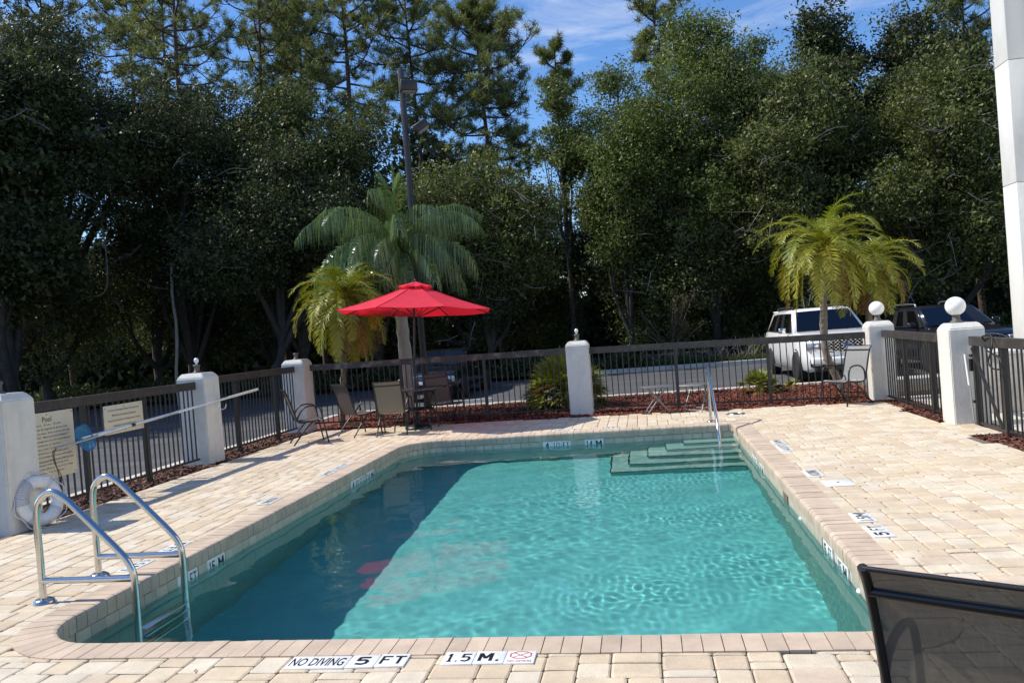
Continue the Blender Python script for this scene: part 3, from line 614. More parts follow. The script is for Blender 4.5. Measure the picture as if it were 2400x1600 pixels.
# ------------------------------------------------------------------ fences
G_F = 'dark metal fence sections round the pool'
pk = {}
def fence(name, a, b, zt, zb, posts, label, cat='fence', group=G_F, sp=.114, rail=m_rail, rh=.118):
    """a, b: (x, y) ends; zt, zb: (z at a, z at b) of rail top and bottom bar; posts: fractions along."""
    A, B = Vector((*a, 0)), Vector((*b, 0)); d = B-A; ln = d.length; ang = math.atan2(d.y, d.x)
    t_ = thing(name, (a[0], a[1], 0), label, cat, group, ang)
    top = lambda u: zt[0]+(zt[1]-zt[0])*u; bot = lambda u: zb[0]+(zb[1]-zb[0])*u
    tr = MB().bar((0, 0, top(0)-rh/2), (ln, 0, top(1)-rh/2), .085, rh); tr.build('top_rail', rail, t_)
    MB().bar((0, 0, bot(0)), (ln, 0, bot(1)), .03, .03).build('bottom_rail', m_fence, t_)
    for u in posts: MB().bar((ln*u, 0, -.12), (ln*u, 0, top(u)-rh), .058, .058, (0, 1, 0)).build('post', m_fence, t_)
    k = int(ln/sp)
    for i in range(k):
        x = (i+.5)*ln/k; u = x/ln
        if any(abs(x-ln*q) < .045 for q in posts): continue
        h = round(top(u)-rh-bot(u), 2)
        if h not in pk: pk[h] = MB().bar((0, 0, 0), (0, 0, h), .017, .017, (0, 1, 0)).mesh('picket', m_fence)
        place('picket', pk[h], t_, (x+rnd.uniform(-.002, .002), 0, bot(u)), (rnd.uniform(-.004, .004), rnd.uniform(-.004, .004), 0))
    return t_, ln
f1, _ = fence('pool_fence', (-6.95, 7.62), (-6.95, 11.32), (1.305, 1.29), (.10, .085), (.33, .66), 'dark fence section carrying the two cream pool signs')
fence('pool_fence', (-6.97, 11.78), (-6.97, 14.93), (1.335, 1.33), (.09, .09), (.27, .73), 'dark fence section between the bulb pillar and the corner, behind the lone sling chair')
fence('pool_fence', (-6.74, 15.28), (-1.485, 15.40), (1.325, 1.275), (.13, .08), (.36, .685), 'dark fence section behind the umbrella with a weathered peeling rail', rail=m_oldrail)
fence('pool_fence', (-1.045, 15.40), (3.885, 14.90), (1.255, 1.185), (.085, .03), (.33, .665), 'dark fence section behind the two small folding tables')
fence('pool_fence', (4.13, 14.60), (4.15, 11.64), (1.20, 1.17), (.05, .04), (.35, .74), 'dark fence section joining the two globe lamp pillars')
gate, gl = fence('pool_gate', (4.22, 11.13), (4.22, 7.6), (1.15, 1.14), (.03, .02), (.02, .25, .62), 'dark pool gate with a diagonal brace and a closer', 'gate', None)
MB().bar((.06, -.03, 1.0), (.80, -.03, .05), .02, .035, (0, 1, 0)).build('brace', m_fence, gate)
MB().box((.03, -.045, .78), (.05, .03, .16)).build('latch_plate', m_trim, gate)
MB().tube([(-.02, -.09, .92), (.05, -.09, .52)], .016).build('closer', m_white, gate)
MB().tube([(.06, -.085, .50), (.07, -.07, .06)], .01).build('drop_rod', m_alu, gate)
for u in (.3, .9): MB().tube([(-.02, -.03, u), (.05, -.03, u)], .02, 8).build('hinge', m_fence, gate)
lp = catmull([(4.17, 10.62, 1.10), (4.14, 10.60, 1.16), (4.16, 10.40, 1.17), (4.12, 10.30, 1.02), (4.13, 10.45, .86), (4.12, 10.30, .78), (4.13, 10.10, .80), (4.13, 10.15, .92), (4.14, 10.45, .98), (4.13, 10.62, 1.08)], 6)
tag(MB().tube(lp, .011, 6).build('cable_loop', m_trim, None), 'black cable looped over the gate rail', 'cable')

# ------------------------------------------------------------------ signs on the left fence
def sign(y0, y1, z0, z1, lines, label, sizes, gap):
    """Board facing +X on the fence; lines of lettering from the top."""
    x = -6.885; t_ = thing('pool_sign', (x, (y0+y1)/2, z0), label, 'sign', None); wd, h = y1-y0, z1-z0
    MB().box((0, 0, h/2), (.008, wd, h), bev=.002).build('panel', m_cream, t_)
    M = M3((0, 1, 0), (0, 0, 1)); mb = MB(); z = h-.05
    for s_, (fw, fh) in zip(lines, sizes):
        text_mb(mb, s_, s_ == 'Pool', wd*fw, fh, M, (.0055, 0, z-fh/2)); z -= fh+gap
    tag(mb.build('lettering', m_signink, t_), kind='stuff')
    for yy in (-wd/2+.03, 0, wd/2-.03):
        for zz in (.03, h-.03): MB().lathe([(.007, 0), (.007, .004), (0, .006)], 8, (.004, yy, zz), mat=Matrix.Rotation(R(90), 3, 'Y')).build('screw', m_trim, t_)
    return t_
sign(7.72, 8.58, .40, 1.175, SIGN1, 'large cream pool rules sign headed Pool', [(.17, .062), (.50, .030), (.74, .030)] + [(q, .027) for q in (.82, .76, .84, .42, .62, .70, .84, .88, .66, .84, .50)], .0185)
sign(9.13, 9.93, .76, 1.135, SIGN2, 'smaller cream sign high on the fence behind the white poles', [(.80, .036), (.60, .036), (.84, .036), (.58, .036)], .032)

# ------------------------------------------------------------------ skimmer net, rescue pole, life ring
x = -6.66
t_ = thing('skimmer_net', (x, 8.45, .82), 'blue leaf skimmer net on a long white pole by the rules sign', 'skimmer net')
MB().tube([(0, -.02, 0), (.02, 1.2, .06), (-.02, 4.37, .20)], .016, 10).build('pole', m_white, t_)
nl = catmull([(.0, -.12, .13), (.0, .05, .15), (.015, .12, .02), (.02, .17, -.10), (.02, .08, -.16), (.01, -.02, -.13), (0, -.12, .02), (0, -.12, .13)], 5)
MB().tube(nl, .009, 6).build('net_frame', m_bluenet, t_)
nm = pmat('net_mesh', (.05, .35, .62), .6, var=.2, vs=40); _t = nm.node_tree; _tr = _t.nodes.new('ShaderNodeBsdfTransparent'); _mx = _t.nodes.new('ShaderNodeMixShader'); _mx.inputs[0].default_value = .45
_t.links.new(_t.nodes['Principled BSDF'].outputs[0], _mx.inputs[1]); _t.links.new(_tr.outputs[0], _mx.inputs[2]); _t.links.new(_mx.outputs[0], _t.nodes['Material Output'].inputs['Surface'])
c_ = Vector((-.06, .03, -.01)); k = len(nl); MB().add(list(nl)+[(q+c_*1)/2+Vector((-.05, 0, 0)) for q in nl]+[c_+Vector((-.03, 0, 0))], [(i, (i+1) % k, k+(i+1) % k, k+i) for i in range(k)]+[(k+i, k+(i+1) % k, 2*k) for i in range(k)], True).build('net', nm, t_)
t_ = thing('rescue_pole', (x+.03, 7.95, .77), 'white telescopic pool pole with a brown cord hanging from its end', 'pole')
MB().tube([(0, 0, 0), (0, 2.4, .135)], .013, 10).build('inner_pole', m_alu, t_); MB().tube([(0, .7, .055), (-.02, 4.85, .265)], .0185, 10).build('outer_pole', m_white, t_)
for yy in (.72, 1.35, 2.4): MB().tube([(0, yy, .055+(yy-.7)*.0506), (0, yy+.07, .058+(yy-.7)*.0506)], .022, 10).build('collar', m_trim if yy == 1.35 else m_white, t_)
MB().tube(catmull([(.01, .0, .0), (.012, -.06, -.03), (.012, -.05, -.15), (.012, .03, -.30), (.012, .07, -.44)], 5), .005, 5).tube(catmull([(.01, .0, .0), (.014, -.05, -.06), (.014, -.03, -.18), (.014, .0, -.32), (.014, -.01, -.42)], 5), .005, 5).build('cord', m_cord, t_)
hk = thing('pole_hook', (-6.76, 11.68, .86), 'white bracket on the bulb pillar holding the pool poles', 'bracket')
MB().box((0, 0, .04), (.02, .05, .22)).tube(catmull([(.01, 0, -.03), (.07, 0, -.05), (.12, 0, -.02), (.13, 0, .03)], 4), .008, 6).build('hook', m_white, hk)
lr = thing('life_ring', (-6.50, 7.50, .275), 'white life ring with rope leaning against the left pillar', 'life ring')
MR = Matrix.Rotation(R(-12), 3, 'Z') @ Matrix.Rotation(R(78), 3, 'Y')
tor = MB(); RR, rr_ = .205, .068; nU, nV = 40, 16
vs = [MR @ Vector(((RR+rr_*math.cos(b))*math.cos(a), (RR+rr_*math.cos(b))*math.sin(a), rr_*.72*math.sin(b))) for a in [2*math.pi*i/nU for i in range(nU)] for b in [2*math.pi*j/nV for j in range(nV)]]
tor.add(vs, [(i*nV+j, ((i+1) % nU)*nV+j, ((i+1) % nU)*nV+(j+1) % nV, i*nV+(j+1) % nV) for i in range(nU) for j in range(nV)], True); tor.build('ring', m_white, lr)
for a0 in (50, 140, 230, 320):
    b_ = MB(); vs = [MR @ Vector(((RR+(rr_+.004)*math.cos(b))*math.cos(a), (RR+(rr_+.004)*math.cos(b))*math.sin(a), (rr_*.72+.004)*math.sin(b))) for a in (R(a0-6), R(a0+6)) for b in [2*math.pi*j/nV for j in range(nV)]]
    b_.add(vs, [(j, nV+j, nV+(j+1) % nV, (j+1) % nV) for j in range(nV)], True); b_.build('band', m_rope, lr)
ro = [MR @ Vector(((RR+rr_+.012+.035*math.sin(4*a+.6)**2)*math.cos(a), (RR+rr_+.012+.035*math.sin(4*a+.6)**2)*math.sin(a), .01)) for a in [2*math.pi*i/60 for i in range(61)]]
MB().tube(ro, .007, 6).build('grab_rope', m_rope, lr)
wr = []
for i in range(150):
    a = R(205)+R(70)*i/150*1.0; b = 2*math.pi*i/11; wr.append(MR @ Vector(((RR+(rr_+.009)*math.cos(b))*math.cos(a), (RR+(rr_+.009)*math.cos(b))*math.sin(a), (rr_*.72+.009)*math.sin(b))))
MB().tube(wr, .006, 5).build('coiled_rope', m_rope, lr)

# ------------------------------------------------------------------ pool ladder and stair rail
ld = thing('pool_ladder', (-4.4, 5.33, 0), 'stainless steel pool ladder with two arched rails on the left edge', 'ladder')
def rail_path(dy): return catmull([(0, dy, -.02), (0, dy, .30), (0, dy, .60), (.035, dy, .735), (.13, dy, .795), (.235, dy, .745), (.34, dy, .645), (.50, dy, .485), (.655, dy, .325), (.715, dy, .235), (.735, dy, .13), (.735, dy, -.2), (.735, dy, -.55), (.735, dy, -.95)], 7)
for dy in (-.295, .295):
    MB().tube(rail_path(dy), .0245, 14).build('side_rail', m_steel, ld); MB().tube([(.0, dy, .155), (.735, dy, .155)], .0235, 12).build('crossbar', m_steel, ld)
    MB().lathe([(.075, 0), (.072, .012), (.045, .028), (.03, .03)], 22, (0, dy, .003)).build('flange', m_steel, ld)
for z in (-.27, -.44, -.64): MB().box((.735, 0, z), (.09, .56, .025), bev=.006).build('tread', m_steel, ld)
hr = thing('stair_rail', (.97, 12.9, 0), 'stainless steel grab rail sloping down over the pool steps', 'handrail')
MB().tube(catmull([(0, 0, -.02), (0, 0, .40), (0, 0, .76), (0, -.03, .85), (0, -.10, .87), (0, -.17, .835), (0, -.35, .72), (0, -.9, .34), (0, -1.15, .14), (0, -1.28, -.02), (0, -1.32, -.2), (0, -1.33, -.42)], 7), .024, 14).build('rail_tube', m_steel, hr)
for p in ((0, 0, .006), (0, -1.33, -.40)): MB().lathe([(.065, 0), (.062, .01), (.03, .026)], 20, p).build('flange', m_steel, hr)

# ------------------------------------------------------------------ sling chairs
def chair(label, fab, x, y, ang, group='sling chairs on the deck', fabback=None, z=0):
    """ang: facing direction in degrees from +X."""
    t_ = thing('sling_chair', (x, y, z), label, 'chair', group, R(ang-90)); tr = .0135
    bk = [(-.19, .405), (-.235, .52), (-.275, .66), (-.315, .80), (-.36, .92), (-.395, .975)]
    seat_p = [(.255, .395), (.235, .425), (.15, .42), (0, .402), (-.12, .395), (-.19, .405)]
    def sheet_(pts, hw, name, mat, sag=0):
        P = [Vector((0, p[0], p[1])) for p in catmull([(p[0], p[1], 0) for p in pts], 3)]; P = [Vector((0, q.y if False else q[1], q[2])) for q in P]; k = len(P); m_ = 5; vs = []
        for q in P:
            for j in range(m_): s_ = -1+2*j/(m_-1); vs.append((s_*hw, q.y, q.z-sag*(1-s_*s_)))
        o_ = MB().add(vs, [(i*m_+j, i*m_+j+1, (i+1)*m_+j+1, (i+1)*m_+j) for i in range(k-1) for j in range(m_-1)], True); return o_.build(name, mat, t_)
    sheet_(bk, .235, 'backrest', fabback or fab, .008); sheet_(seat_p, .235, 'seat', fab, .018)
    for s_ in (-1, 1):
        X = s_*.245
        MB().tube([Vector((X, p[1], p[2])) for p in catmull([(0, *q) for q in [(.25, .40), (.1, .395), (-.10, .385), (-.19, .405)]+bk[1:]], 4)], tr, 8).build('side_rail', m_chairf, t_)
        Xa = s_*.285
        MB().tube(catmull([(Xa, .30, 0), (Xa, .262, .22), (Xa, .225, .44), (Xa, .20, .58), (Xa, .15, .645), (Xa, .05, .665), (Xa, -.06, .65), (Xa, -.14, .58), (X, -.20, .46), (X, -.19, .40)], 5), tr, 8).build('armrest', m_chairf, t_)
        MB().tube(catmull([(X, .06, .39), (X*1.08, -.10, .24), (X*1.12, -.30, 0)], 4), tr, 8).build('leg', m_chairf, t_)
        MB().tube([(X, .19, .395), (Xa, .232, .40)], tr*.8, 6).build('bracket', m_chairf, t_)
    MB().tube([(-.245, -.393, .972), (.245, -.393, .972)], .0075, 8).build('top_bar', m_chairf, t_)
    MB().tube([(-.245, -.352, .90), (.245, -.352, .90)], tr, 8).build('support_bar', m_chairf, t_)
    MB().tube([(-.245, .25, .395), (.245, .25, .395)], tr, 8).build('front_bar', m_chairf, t_)
    MB().tube([(-.262, -.14, .19), (.262, -.14, .19)], tr*.8, 8).build('stretcher', m_chairf, t_)
    return t_
def mid(lbl, fab, x, y, a, **k): return chair(lbl, fab, x, y, a, **k)
mid('brown sling chair by itself beside the left fence, seen from its side', m_sling, -5.98, 13.24, 32)
mid('brown sling chair turned towards the umbrella table, next to the tan backed one', m_sling, -5.28, 13.92, 52)
mid('tan backed sling chair with its back to the pool in front of the table', m_slingtan, -4.53, 13.74, 93, fabback=m_slingtan)
mid('brown sling chair on the far side of the umbrella table', m_sling, -3.88, 14.9, -52)
mid('light grey sling chair alone near the corner globe pillar', m_slinggrey, 3.34, 14.2, 214)
fgc = mid('dark see-through sling chair close to the camera, seen from behind', m_slingfg, .921, 2.335, 59, z=.035)

# ------------------------------------------------------------------ table, umbrella, folding side tables
TXY = (-4.30, 14.40)
t_ = thing('patio_table', (*TXY, 0), 'round dark glass table under the red umbrella', 'table')
MB().lathe([(.03, .745), (.60, .745), (.61, .75), (.61, .768), (.60, .773), (.03, .773)], 40).build('tabletop', m_table, t_)
for k in range(4):
    a = R(45+90*k); c, s_ = math.cos(a), math.sin(a)
    MB().tube(catmull([(.50*c, .50*s_, 0), (.46*c, .46*s_, .18), (.30*c, .30*s_, .42), (.36*c, .36*s_, .62), (.48*c, .48*s_, .742)], 5), .013, 8).build('leg', m_chairf, t_)
MB().lathe([(.30, .36), (.315, .37), (.30, .38), (.29, .37)], 28).build('brace_ring', m_chairf, t_)
um = thing('patio_umbrella', (*TXY, 0), 'open red canvas umbrella over the dark patio table', 'umbrella')
MB().lathe([(.25, 0), (.25, .03), (.22, .06), (.07, .075), (.045, .09), (.035, .30), (.03, .31)], 28).build('base', m_pole, um)
TILT = Matrix.Rotation(R(3.2), 3, 'Y') @ Matrix.Rotation(R(-2.6), 3, 'X'); lean = Vector((.07, 0, 0))
MB().tube([(0, 0, .05), (.02, 0, 1.2), (.10, 0, 2.25), (.14, 0, 2.78)], .021, 12).build('pole', m_pole, um)
MB().box((.03, -.035, 1.28), (.05, .05, .08), bev=.01).tube([(.03, -.06, 1.28), (.03, -.09, 1.30), (-.05, -.10, 1.30)], .007, 6).build('crank', m_pole, um)
CT = Vector((.13, 0, 2.20)); HC, RC = .53, 1.50
def cv(a, f): return CT + TILT @ Vector((RC*f*math.cos(a), RC*f*math.sin(a), HC*(1-f)-.03*math.sin(math.pi*f)))
for k in range(8):
    a0, a1 = R(-100+45*k), R(-55+45*k); mb = MB(); NU, NV = 8, 5; vs = []
    for i in range(NU+1):
        f = .17+.83*i/NU
        for j in range(NV+1):
            t = j/NV; p = cv(a0, f).lerp(cv(a1, f), t); sag = 4*t*(1-t); q = p + TILT @ Vector((0, 0, -.022*sag*f)); c0 = CT+TILT @ Vector((0, 0, q.z-CT.z))
            if i == NU: q = q + (CT-q)*.02*sag
            vs.append(q)
    mb.add(vs, [(i*(NV+1)+j, i*(NV+1)+j+1, (i+1)*(NV+1)+j+1, (i+1)*(NV+1)+j) for i in range(NU) for j in range(NV)], True); mb.build('canopy_panel', m_umb, um)
    MB().tube([cv(a0, .19)+Vector((0, 0, .002)), cv(a0, .6)+Vector((0, 0, .002)), cv(a0, 1.0)+Vector((0, 0, .001))], .0055, 6).tube([cv(a0, 1.0), cv(a0, 1.0).lerp(cv(a1, 1.0), .5)+(CT-cv(a0, 1.0).lerp(cv(a1, 1.0), .5))*.02+Vector((0, 0, -.022)), cv(a1, 1.0)], .0055, 6).build('seam', m_umb, um)
    MB().tube([cv(a0, .06)-Vector((0, 0, .03)), cv(a0, .5)-Vector((0, 0, .016)), cv(a0, 1.0)-Vector((0, 0, .012))], .009, 6).build('rib', m_pole, um)
    MB().tube([CT+TILT @ Vector((.03*math.cos(a0), .03*math.sin(a0), -.12)), cv(a0, .52)-Vector((0, 0, .02))], .007, 6).build('strut', m_pole, um)
mb = MB(); vs = [CT+TILT @ Vector((0, 0, HC+.045))]
for k in range(8):
    a = R(-100+45*k); vs += [CT+TILT @ Vector((.16*math.cos(a), .16*math.sin(a), HC-.01)), CT+TILT @ Vector((.335*math.cos(a), .335*math.sin(a), HC-.055))]
    b = a+R(22.5); vs += [CT+TILT @ Vector((.15*math.cos(b), .15*math.sin(b), HC-.02)), CT+TILT @ Vector((.30*math.cos(b), .30*math.sin(b), HC-.085))]
for k in range(16): i, j = 1+2*k, 1+2*((k+1) % 16); mb.add([vs[0], vs[i], vs[j]], [(0, 1, 2)], True); mb.add([vs[i], vs[i+1], vs[j+1], vs[j]], [(0, 1, 2, 3)], True)
mb.build('vent_cap', m_umb, um); MB().lathe([(.02, 0), (.026, .02), (.012, .05), (0, .06)], 12, tuple(CT+TILT @ Vector((0, 0, HC+.03)))).build('finial', m_pole, um)
def folding(x, y, ang, label):
    t_ = thing('folding_table', (x, y, 0), label, 'side table', 'small folding side tables', R(ang))
    MB().box((0, 0, .478), (.50, .42, .018), bev=.006).build('tabletop', m_tablemetal, t_)
    for s_ in (-1, 1):
        MB().tube(catmull([(-.19, s_*.17, 0), (-.17, s_*.17, .05), (.12, s_*.15, .42), (.15, s_*.15, .468)], 4), .010, 7).build('leg', m_tablemetal, t_)
        MB().tube(catmull([(.19, s_*.14, 0), (.17, s_*.14, .05), (-.12, s_*.13, .42), (-.15, s_*.13, .468)], 4), .010, 7).build('leg', m_tablemetal, t_)
    for xx in (-.175, .175): MB().tube([(xx, -.16, .04), (xx, .16, .04)], .008, 6).build('crossbar', m_tablemetal, t_)
folding(.17, 14.58, 8, 'small silver folding table in front of the back fence, nearer the middle pillar'); folding(.87, 14.5, 62, 'small silver folding table behind the stair rail')
# ------------------------------------------------------------------ cars
def wheel(par, x, y, r, wd, out):
    w_ = MB().lathe([(r*.62, -wd/2), (r*.93, -wd/2), (r, -wd/2+.03), (r, wd/2-.03), (r*.93, wd/2), (r*.62, wd/2)], 28, mat=Matrix.Rotation(R(90), 3, 'Y'))
    for q in (-.05, 0, .05): w_.lathe([(r+.001, q-.006), (r+.004, q), (r+.001, q+.006)], 28, mat=Matrix.Rotation(R(90), 3, 'Y'))
    o_ = w_.build('wheel', m_tyre, par, (x, y, r)); mb = MB().lathe([(0, wd*.32), (r*.2, wd*.36), (r*.25, wd*.26)], 18, mat=Matrix.Rotation(R(90*out), 3, 'Y')).lathe([(r*.56, wd*.36), (r*.64, wd*.42), (r*.66, wd*.1)], 28, mat=Matrix.Rotation(R(90*out), 3, 'Y'))
    for k in range(6):
        a = R(60*k); mb.bar((out*wd*.34, r*.15*math.cos(a), r*.15*math.sin(a)), (out*wd*.36, r*.6*math.cos(a), r*.6*math.sin(a)), .06, .03, (1, 0, 0))
    mb.build('rim', m_alu, o_)
def car(name, label, x, y, rz, L_, W_c, H_, hood, beltz, ws, wt, paint, suv=True, rails=None, spoiler=True):
    """Nose towards local -Y at y=0; ws, wt: bottom and top of the windscreen along y."""
    t_ = thing(name, (x, y, LOT), label, 'car', None, R(rz)); hw = W_c/2
    st = [(0.0, .80, .42, hood-.22), (.10, .90, .30, hood-.10), (.35, .97, .26, hood-.03), (ws*.6, 1.0, .26, hood+.03), (ws, 1.0, .26, beltz), (L_*.55, 1.0, .26, beltz+.01), (L_-.7, 1.0, .26, beltz+.04), (L_-.15, .96, .30, beltz+.02), (L_, .88, .42, beltz-.10)]
    rows = []
    for yy, f, zs, zb in st:
        w2 = hw*f; rows.append([(w2*.86, zs), (w2*.97, zs+.07), (w2, (zs+zb)/2-.02), (w2*.99, zb-.16), (w2*.955, zb-.035), (w2*.88, zb), (w2*.5, zb+.022), (0, zb+.028)])
    vs = []; per = 2*len(rows[0])-1
    for (yy, *_), r_ in zip(st, rows): vs += [(a, yy, b) for a, b in r_] + [(-a, yy, b) for a, b in r_[-2::-1]]
    fs = [(i*per+j, i*per+j+1, (i+1)*per+j+1, (i+1)*per+j) for i in range(len(st)-1) for j in range(per-1)] + [tuple(range(per-1, -1, -1)), tuple(range((len(st)-1)*per, len(st)*per))]
    MB().add(vs, fs, True).build('body', paint, t_)
    rb = L_-(.32 if suv else .75); rt = L_-(.62 if suv else 1.5); zt = H_-.05; bw, tw = hw*.93, hw*.74
    bm = bmesh.new()
    q = [bm.verts.new(v) for v in ((-bw, ws-.02, beltz-.03), (bw, ws-.02, beltz-.03), (bw, rb, beltz), (-bw, rb, beltz), (-tw, wt, zt), (tw, wt, zt), (tw*1.02, rt, zt-.02), (-tw*1.02, rt, zt-.02))]
    for f in ((3, 2, 1, 0), (0, 1, 5, 4), (1, 2, 6, 5), (2, 3, 7, 6), (3, 0, 4, 7)): bm.faces.new([q[i] for i in f])
    top = [bm.verts.new(v) for v in ((-tw*.78, wt+.12, H_), (tw*.78, wt+.12, H_), (tw*.78, rt-.1, H_-.01), (-tw*.78, rt-.1, H_-.01))]
    bm.faces.new(top)
    for k in range(4): bm.faces.new((q[4+k], q[4+(k+1) % 4], top[(k+1) % 4], top[k]))
    bmesh.ops.recalc_face_normals(bm, faces=bm.faces[:]); bmesh.ops.bevel(bm, geom=bm.edges[:], offset=.03, segments=2, affect='EDGES')
    me = bpy.data.meshes.new('cabin'); bm.to_mesh(me); bm.free(); me.polygons.foreach_set('use_smooth', [True]*len(me.polygons)); me.materials.append(paint); place('cabin', me, t_)
    def pane(name, a, b, c, d, u0, u1, v0, v1, mat, off=.012):
        a, b, c, d = map(Vector, (a, b, c, d)); P = lambda u, v: a.lerp(b, u).lerp(d.lerp(c, u), v); nn = (b-a).cross(d-a).normalized()
        vs = [P(u, v)+nn*(off+.012*math.sin(math.pi*(i % 5)/4)) for v in (v0, v1) for i, u in enumerate([u0+(u1-u0)*k/4 for k in range(5)])]
        vs += [p-nn*.02 for p in vs]; fs = [(k, k+1, 6+k, 5+k) for k in range(4)]+[(k, 10+k, 11+k, k+1) for k in range(4)]+[(5+k, 6+k, 16+k, 15+k) for k in range(4)]+[(0, 5, 15, 10), (4, 14, 19, 9)]
        return MB().add(vs, fs).build(name, mat, t_)
    pane('windscreen', (-bw, ws-.02, beltz), (bw, ws-.02, beltz), (tw, wt, zt), (-tw, wt, zt), .055, .945, .06, .93, m_glass)
    for s_ in (-1, 1):
        A, B, C, D = (s_*bw, ws, beltz), (s_*bw, rb, beltz), (s_*tw, rt, zt-.02), (s_*tw, wt, zt)
        if suv: pane('window_surround', *((A, B, C, D) if s_ > 0 else (B, A, D, C)), .05, .955, .04, .90, m_trim, .003)
        if s_ > 0: wins = [(.10, .36), (.39, .64), (.67, .93)]; args = (A, B, C, D)
        else: wins = [(.07, .33), (.36, .61), (.64, .90)]; args = (B, A, D, C)
        for u0, u1 in wins: pane('side_window', *args, u0, u1, .08, .86, m_sideglass, .008)
        pane('side_moulding', *args, .06, .94, .015, .045, m_chrome if not suv else m_trim, .02)
        mr = MB().box((s_*(hw+.10), ws+.42, beltz+.08), (.20, .10, .15), bev=.04).build('mirror', m_chrome if paint is m_whitepaint else paint, t_); MB().bar((s_*hw*.9, ws+.45, beltz+.02), (s_*(hw+.05), ws+.43, beltz+.05), .05, .04).build('mirror_arm', m_trim, mr)
        hl = MB().box((s_*hw*.73, .10, hood-.26), (hw*.40, .22, .17), rz=s_*R(14), bev=.03).build('headlight', m_lampc, t_)
        MB().box((s_*hw*.74, -.012, hood-.26), (hw*.16, .03, .10), bev=.01).build('lamp_lens', m_chrome, hl)
        fg = MB().box((s_*hw*.70, .035, .50), (hw*.34, .10, .20), rz=s_*R(10), bev=.03).build('fog_lamp', m_trim, t_)
        for k in range(3): MB().box((s_*hw*.70, -.022, .45+.05*k), (hw*.26, .02, .012)).build('fog_bar', m_chrome, fg)
        wr = .385 if suv else .33
        for yy in (.95, L_-1.05):
            MB().lathe([(0, -.012), (wr+.055, -.012), (wr+.055, .012), (0, .012)], 28, (s_*(hw*.985), yy, wr+.01), mat=Matrix.Rotation(R(90), 3, 'Y')).build('wheel_arch', m_trim, t_); wheel(t_, s_*(hw-.09), yy, wr, .25, s_)
        MB().bar((s_*hw*.985, 1.45, .31), (s_*hw*.985, L_-1.55, .31), .05, .08).build('side_step', m_chrome if paint is m_whitepaint else m_trim, t_)
        for yy in (ws+.35, ws+1.45): MB().bar((s_*(hw+.001), yy, .42), (s_*(hw*.985), yy, beltz-.06), .008, .010, (0, 1, 0)).build('door_seam', m_trim, t_)
        for yy in (ws+1.15, ws+2.15): MB().box((s_*(hw+.006), yy, beltz-.13), (.03, .16, .03), bev=.008).build('door_handle', m_chrome, t_)
        if rails: MB().tube(catmull([(s_*tw*.9, wt+.25, H_-.02), (s_*tw*.9, wt+.34, H_+.045), (s_*tw*.9, (wt+rt)/2, H_+.06), (s_*tw*.9, rt-.3, H_+.045), (s_*tw*.9, rt-.2, H_-.02)], 5), .022, 8).build('roof_rail', rails, t_)
    g_ = MB().box((0, .02, hood-.27), (hw*1.02, .10, .30), bev=.03).build('grille', m_trim, t_)
    gm = MB()
    for r_ in range(7):
        for c in range(9): gm.box((-hw*.43+hw*.86*(c+.5*(r_ % 2))/8.5, -.035, hood-.39+.04*r_), (.05, .02, .011), mat=Matrix.Rotation(R(18 if (c+r_) % 2 else -18), 3, 'Y'))
    gm.build('grille_mesh', m_chrome, g_)
    MB().tube([(hw*.53*math.cos(a), -.03, hood-.27+.16*math.sin(a)) for a in [2*math.pi*k/24 for k in range(25)]], .014, 6).build('grille_surround', m_chrome, g_)
    MB().box((0, -.02, .55), (W_c*.86, .16, .16), bev=.04).build('bumper', paint, t_); MB().box((0, .0, .36), (W_c*.78, .14, .15), bev=.03).build('lower_valance', m_trim, t_)
    MB().box((0, -.105, .53), (.33, .015, .12), bev=.004).build('number_plate', m_alu, t_)
    if spoiler: MB().box((0, rt+.10, H_-.05), (tw*1.95, .30, .045), bev=.015).build('spoiler', paint, t_)
    for s_ in (-.25, .25): MB().tube([(s_*W_c*.8, ws-.03, beltz+.03), (s_*W_c*.8+.45, ws+.10, beltz+.06)], .008, 6).build('wiper', m_trim, t_)
    return t_
sv = car('parked_car', 'white SUV parked nose to the fence behind the curved palm trunk', 4.78, 19.85, 2, 5.2, 1.98, 1.83, 1.16, 1.21, 1.45, 2.15, m_whitepaint, True, m_trim)
em = MB().lathe([(0, .022), (.115, .022), (.12, .012), (.12, 0)], 28, (0, -.045, 1.16-.27), mat=Matrix.Rotation(R(90), 3, 'X') @ Matrix.Diagonal((1, .42, 1))).build('emblem', m_chrome, sv)
MB().lathe([(0, .004), (.098, .004), (.1, 0)], 28, (0, -.068, 1.16-.27), mat=Matrix.Rotation(R(90), 3, 'X') @ Matrix.Diagonal((1, .40, 1))).build('emblem_field', m_blue, em)
car('parked_car', 'dark navy SUV with silver roof rails parked beyond the gate pillar', 7.95, 20.2, 4, 4.6, 1.86, 1.66, 1.02, 1.10, 1.15, 2.0, m_darkpaint, True, m_alu)
car('parked_car', 'black car in deep shade behind the umbrella table', -6.25, 22.0, -3, 4.7, 1.82, 1.46, .88, .96, 1.25, 2.1, m_blackpaint, False, None, False)
ws_ = thing('wheel_stop', (-4.9, 20.35, LOT), 'pale concrete wheel stop in the lot behind the umbrella', 'wheel stop', None, R(8))
MB().prism([(-.09, 0), (.09, 0), (.06, .13), (-.06, .13)], -.9, .9, M3((0, 1, 0), (0, 0, 1))).build('block', m_conc, ws_)

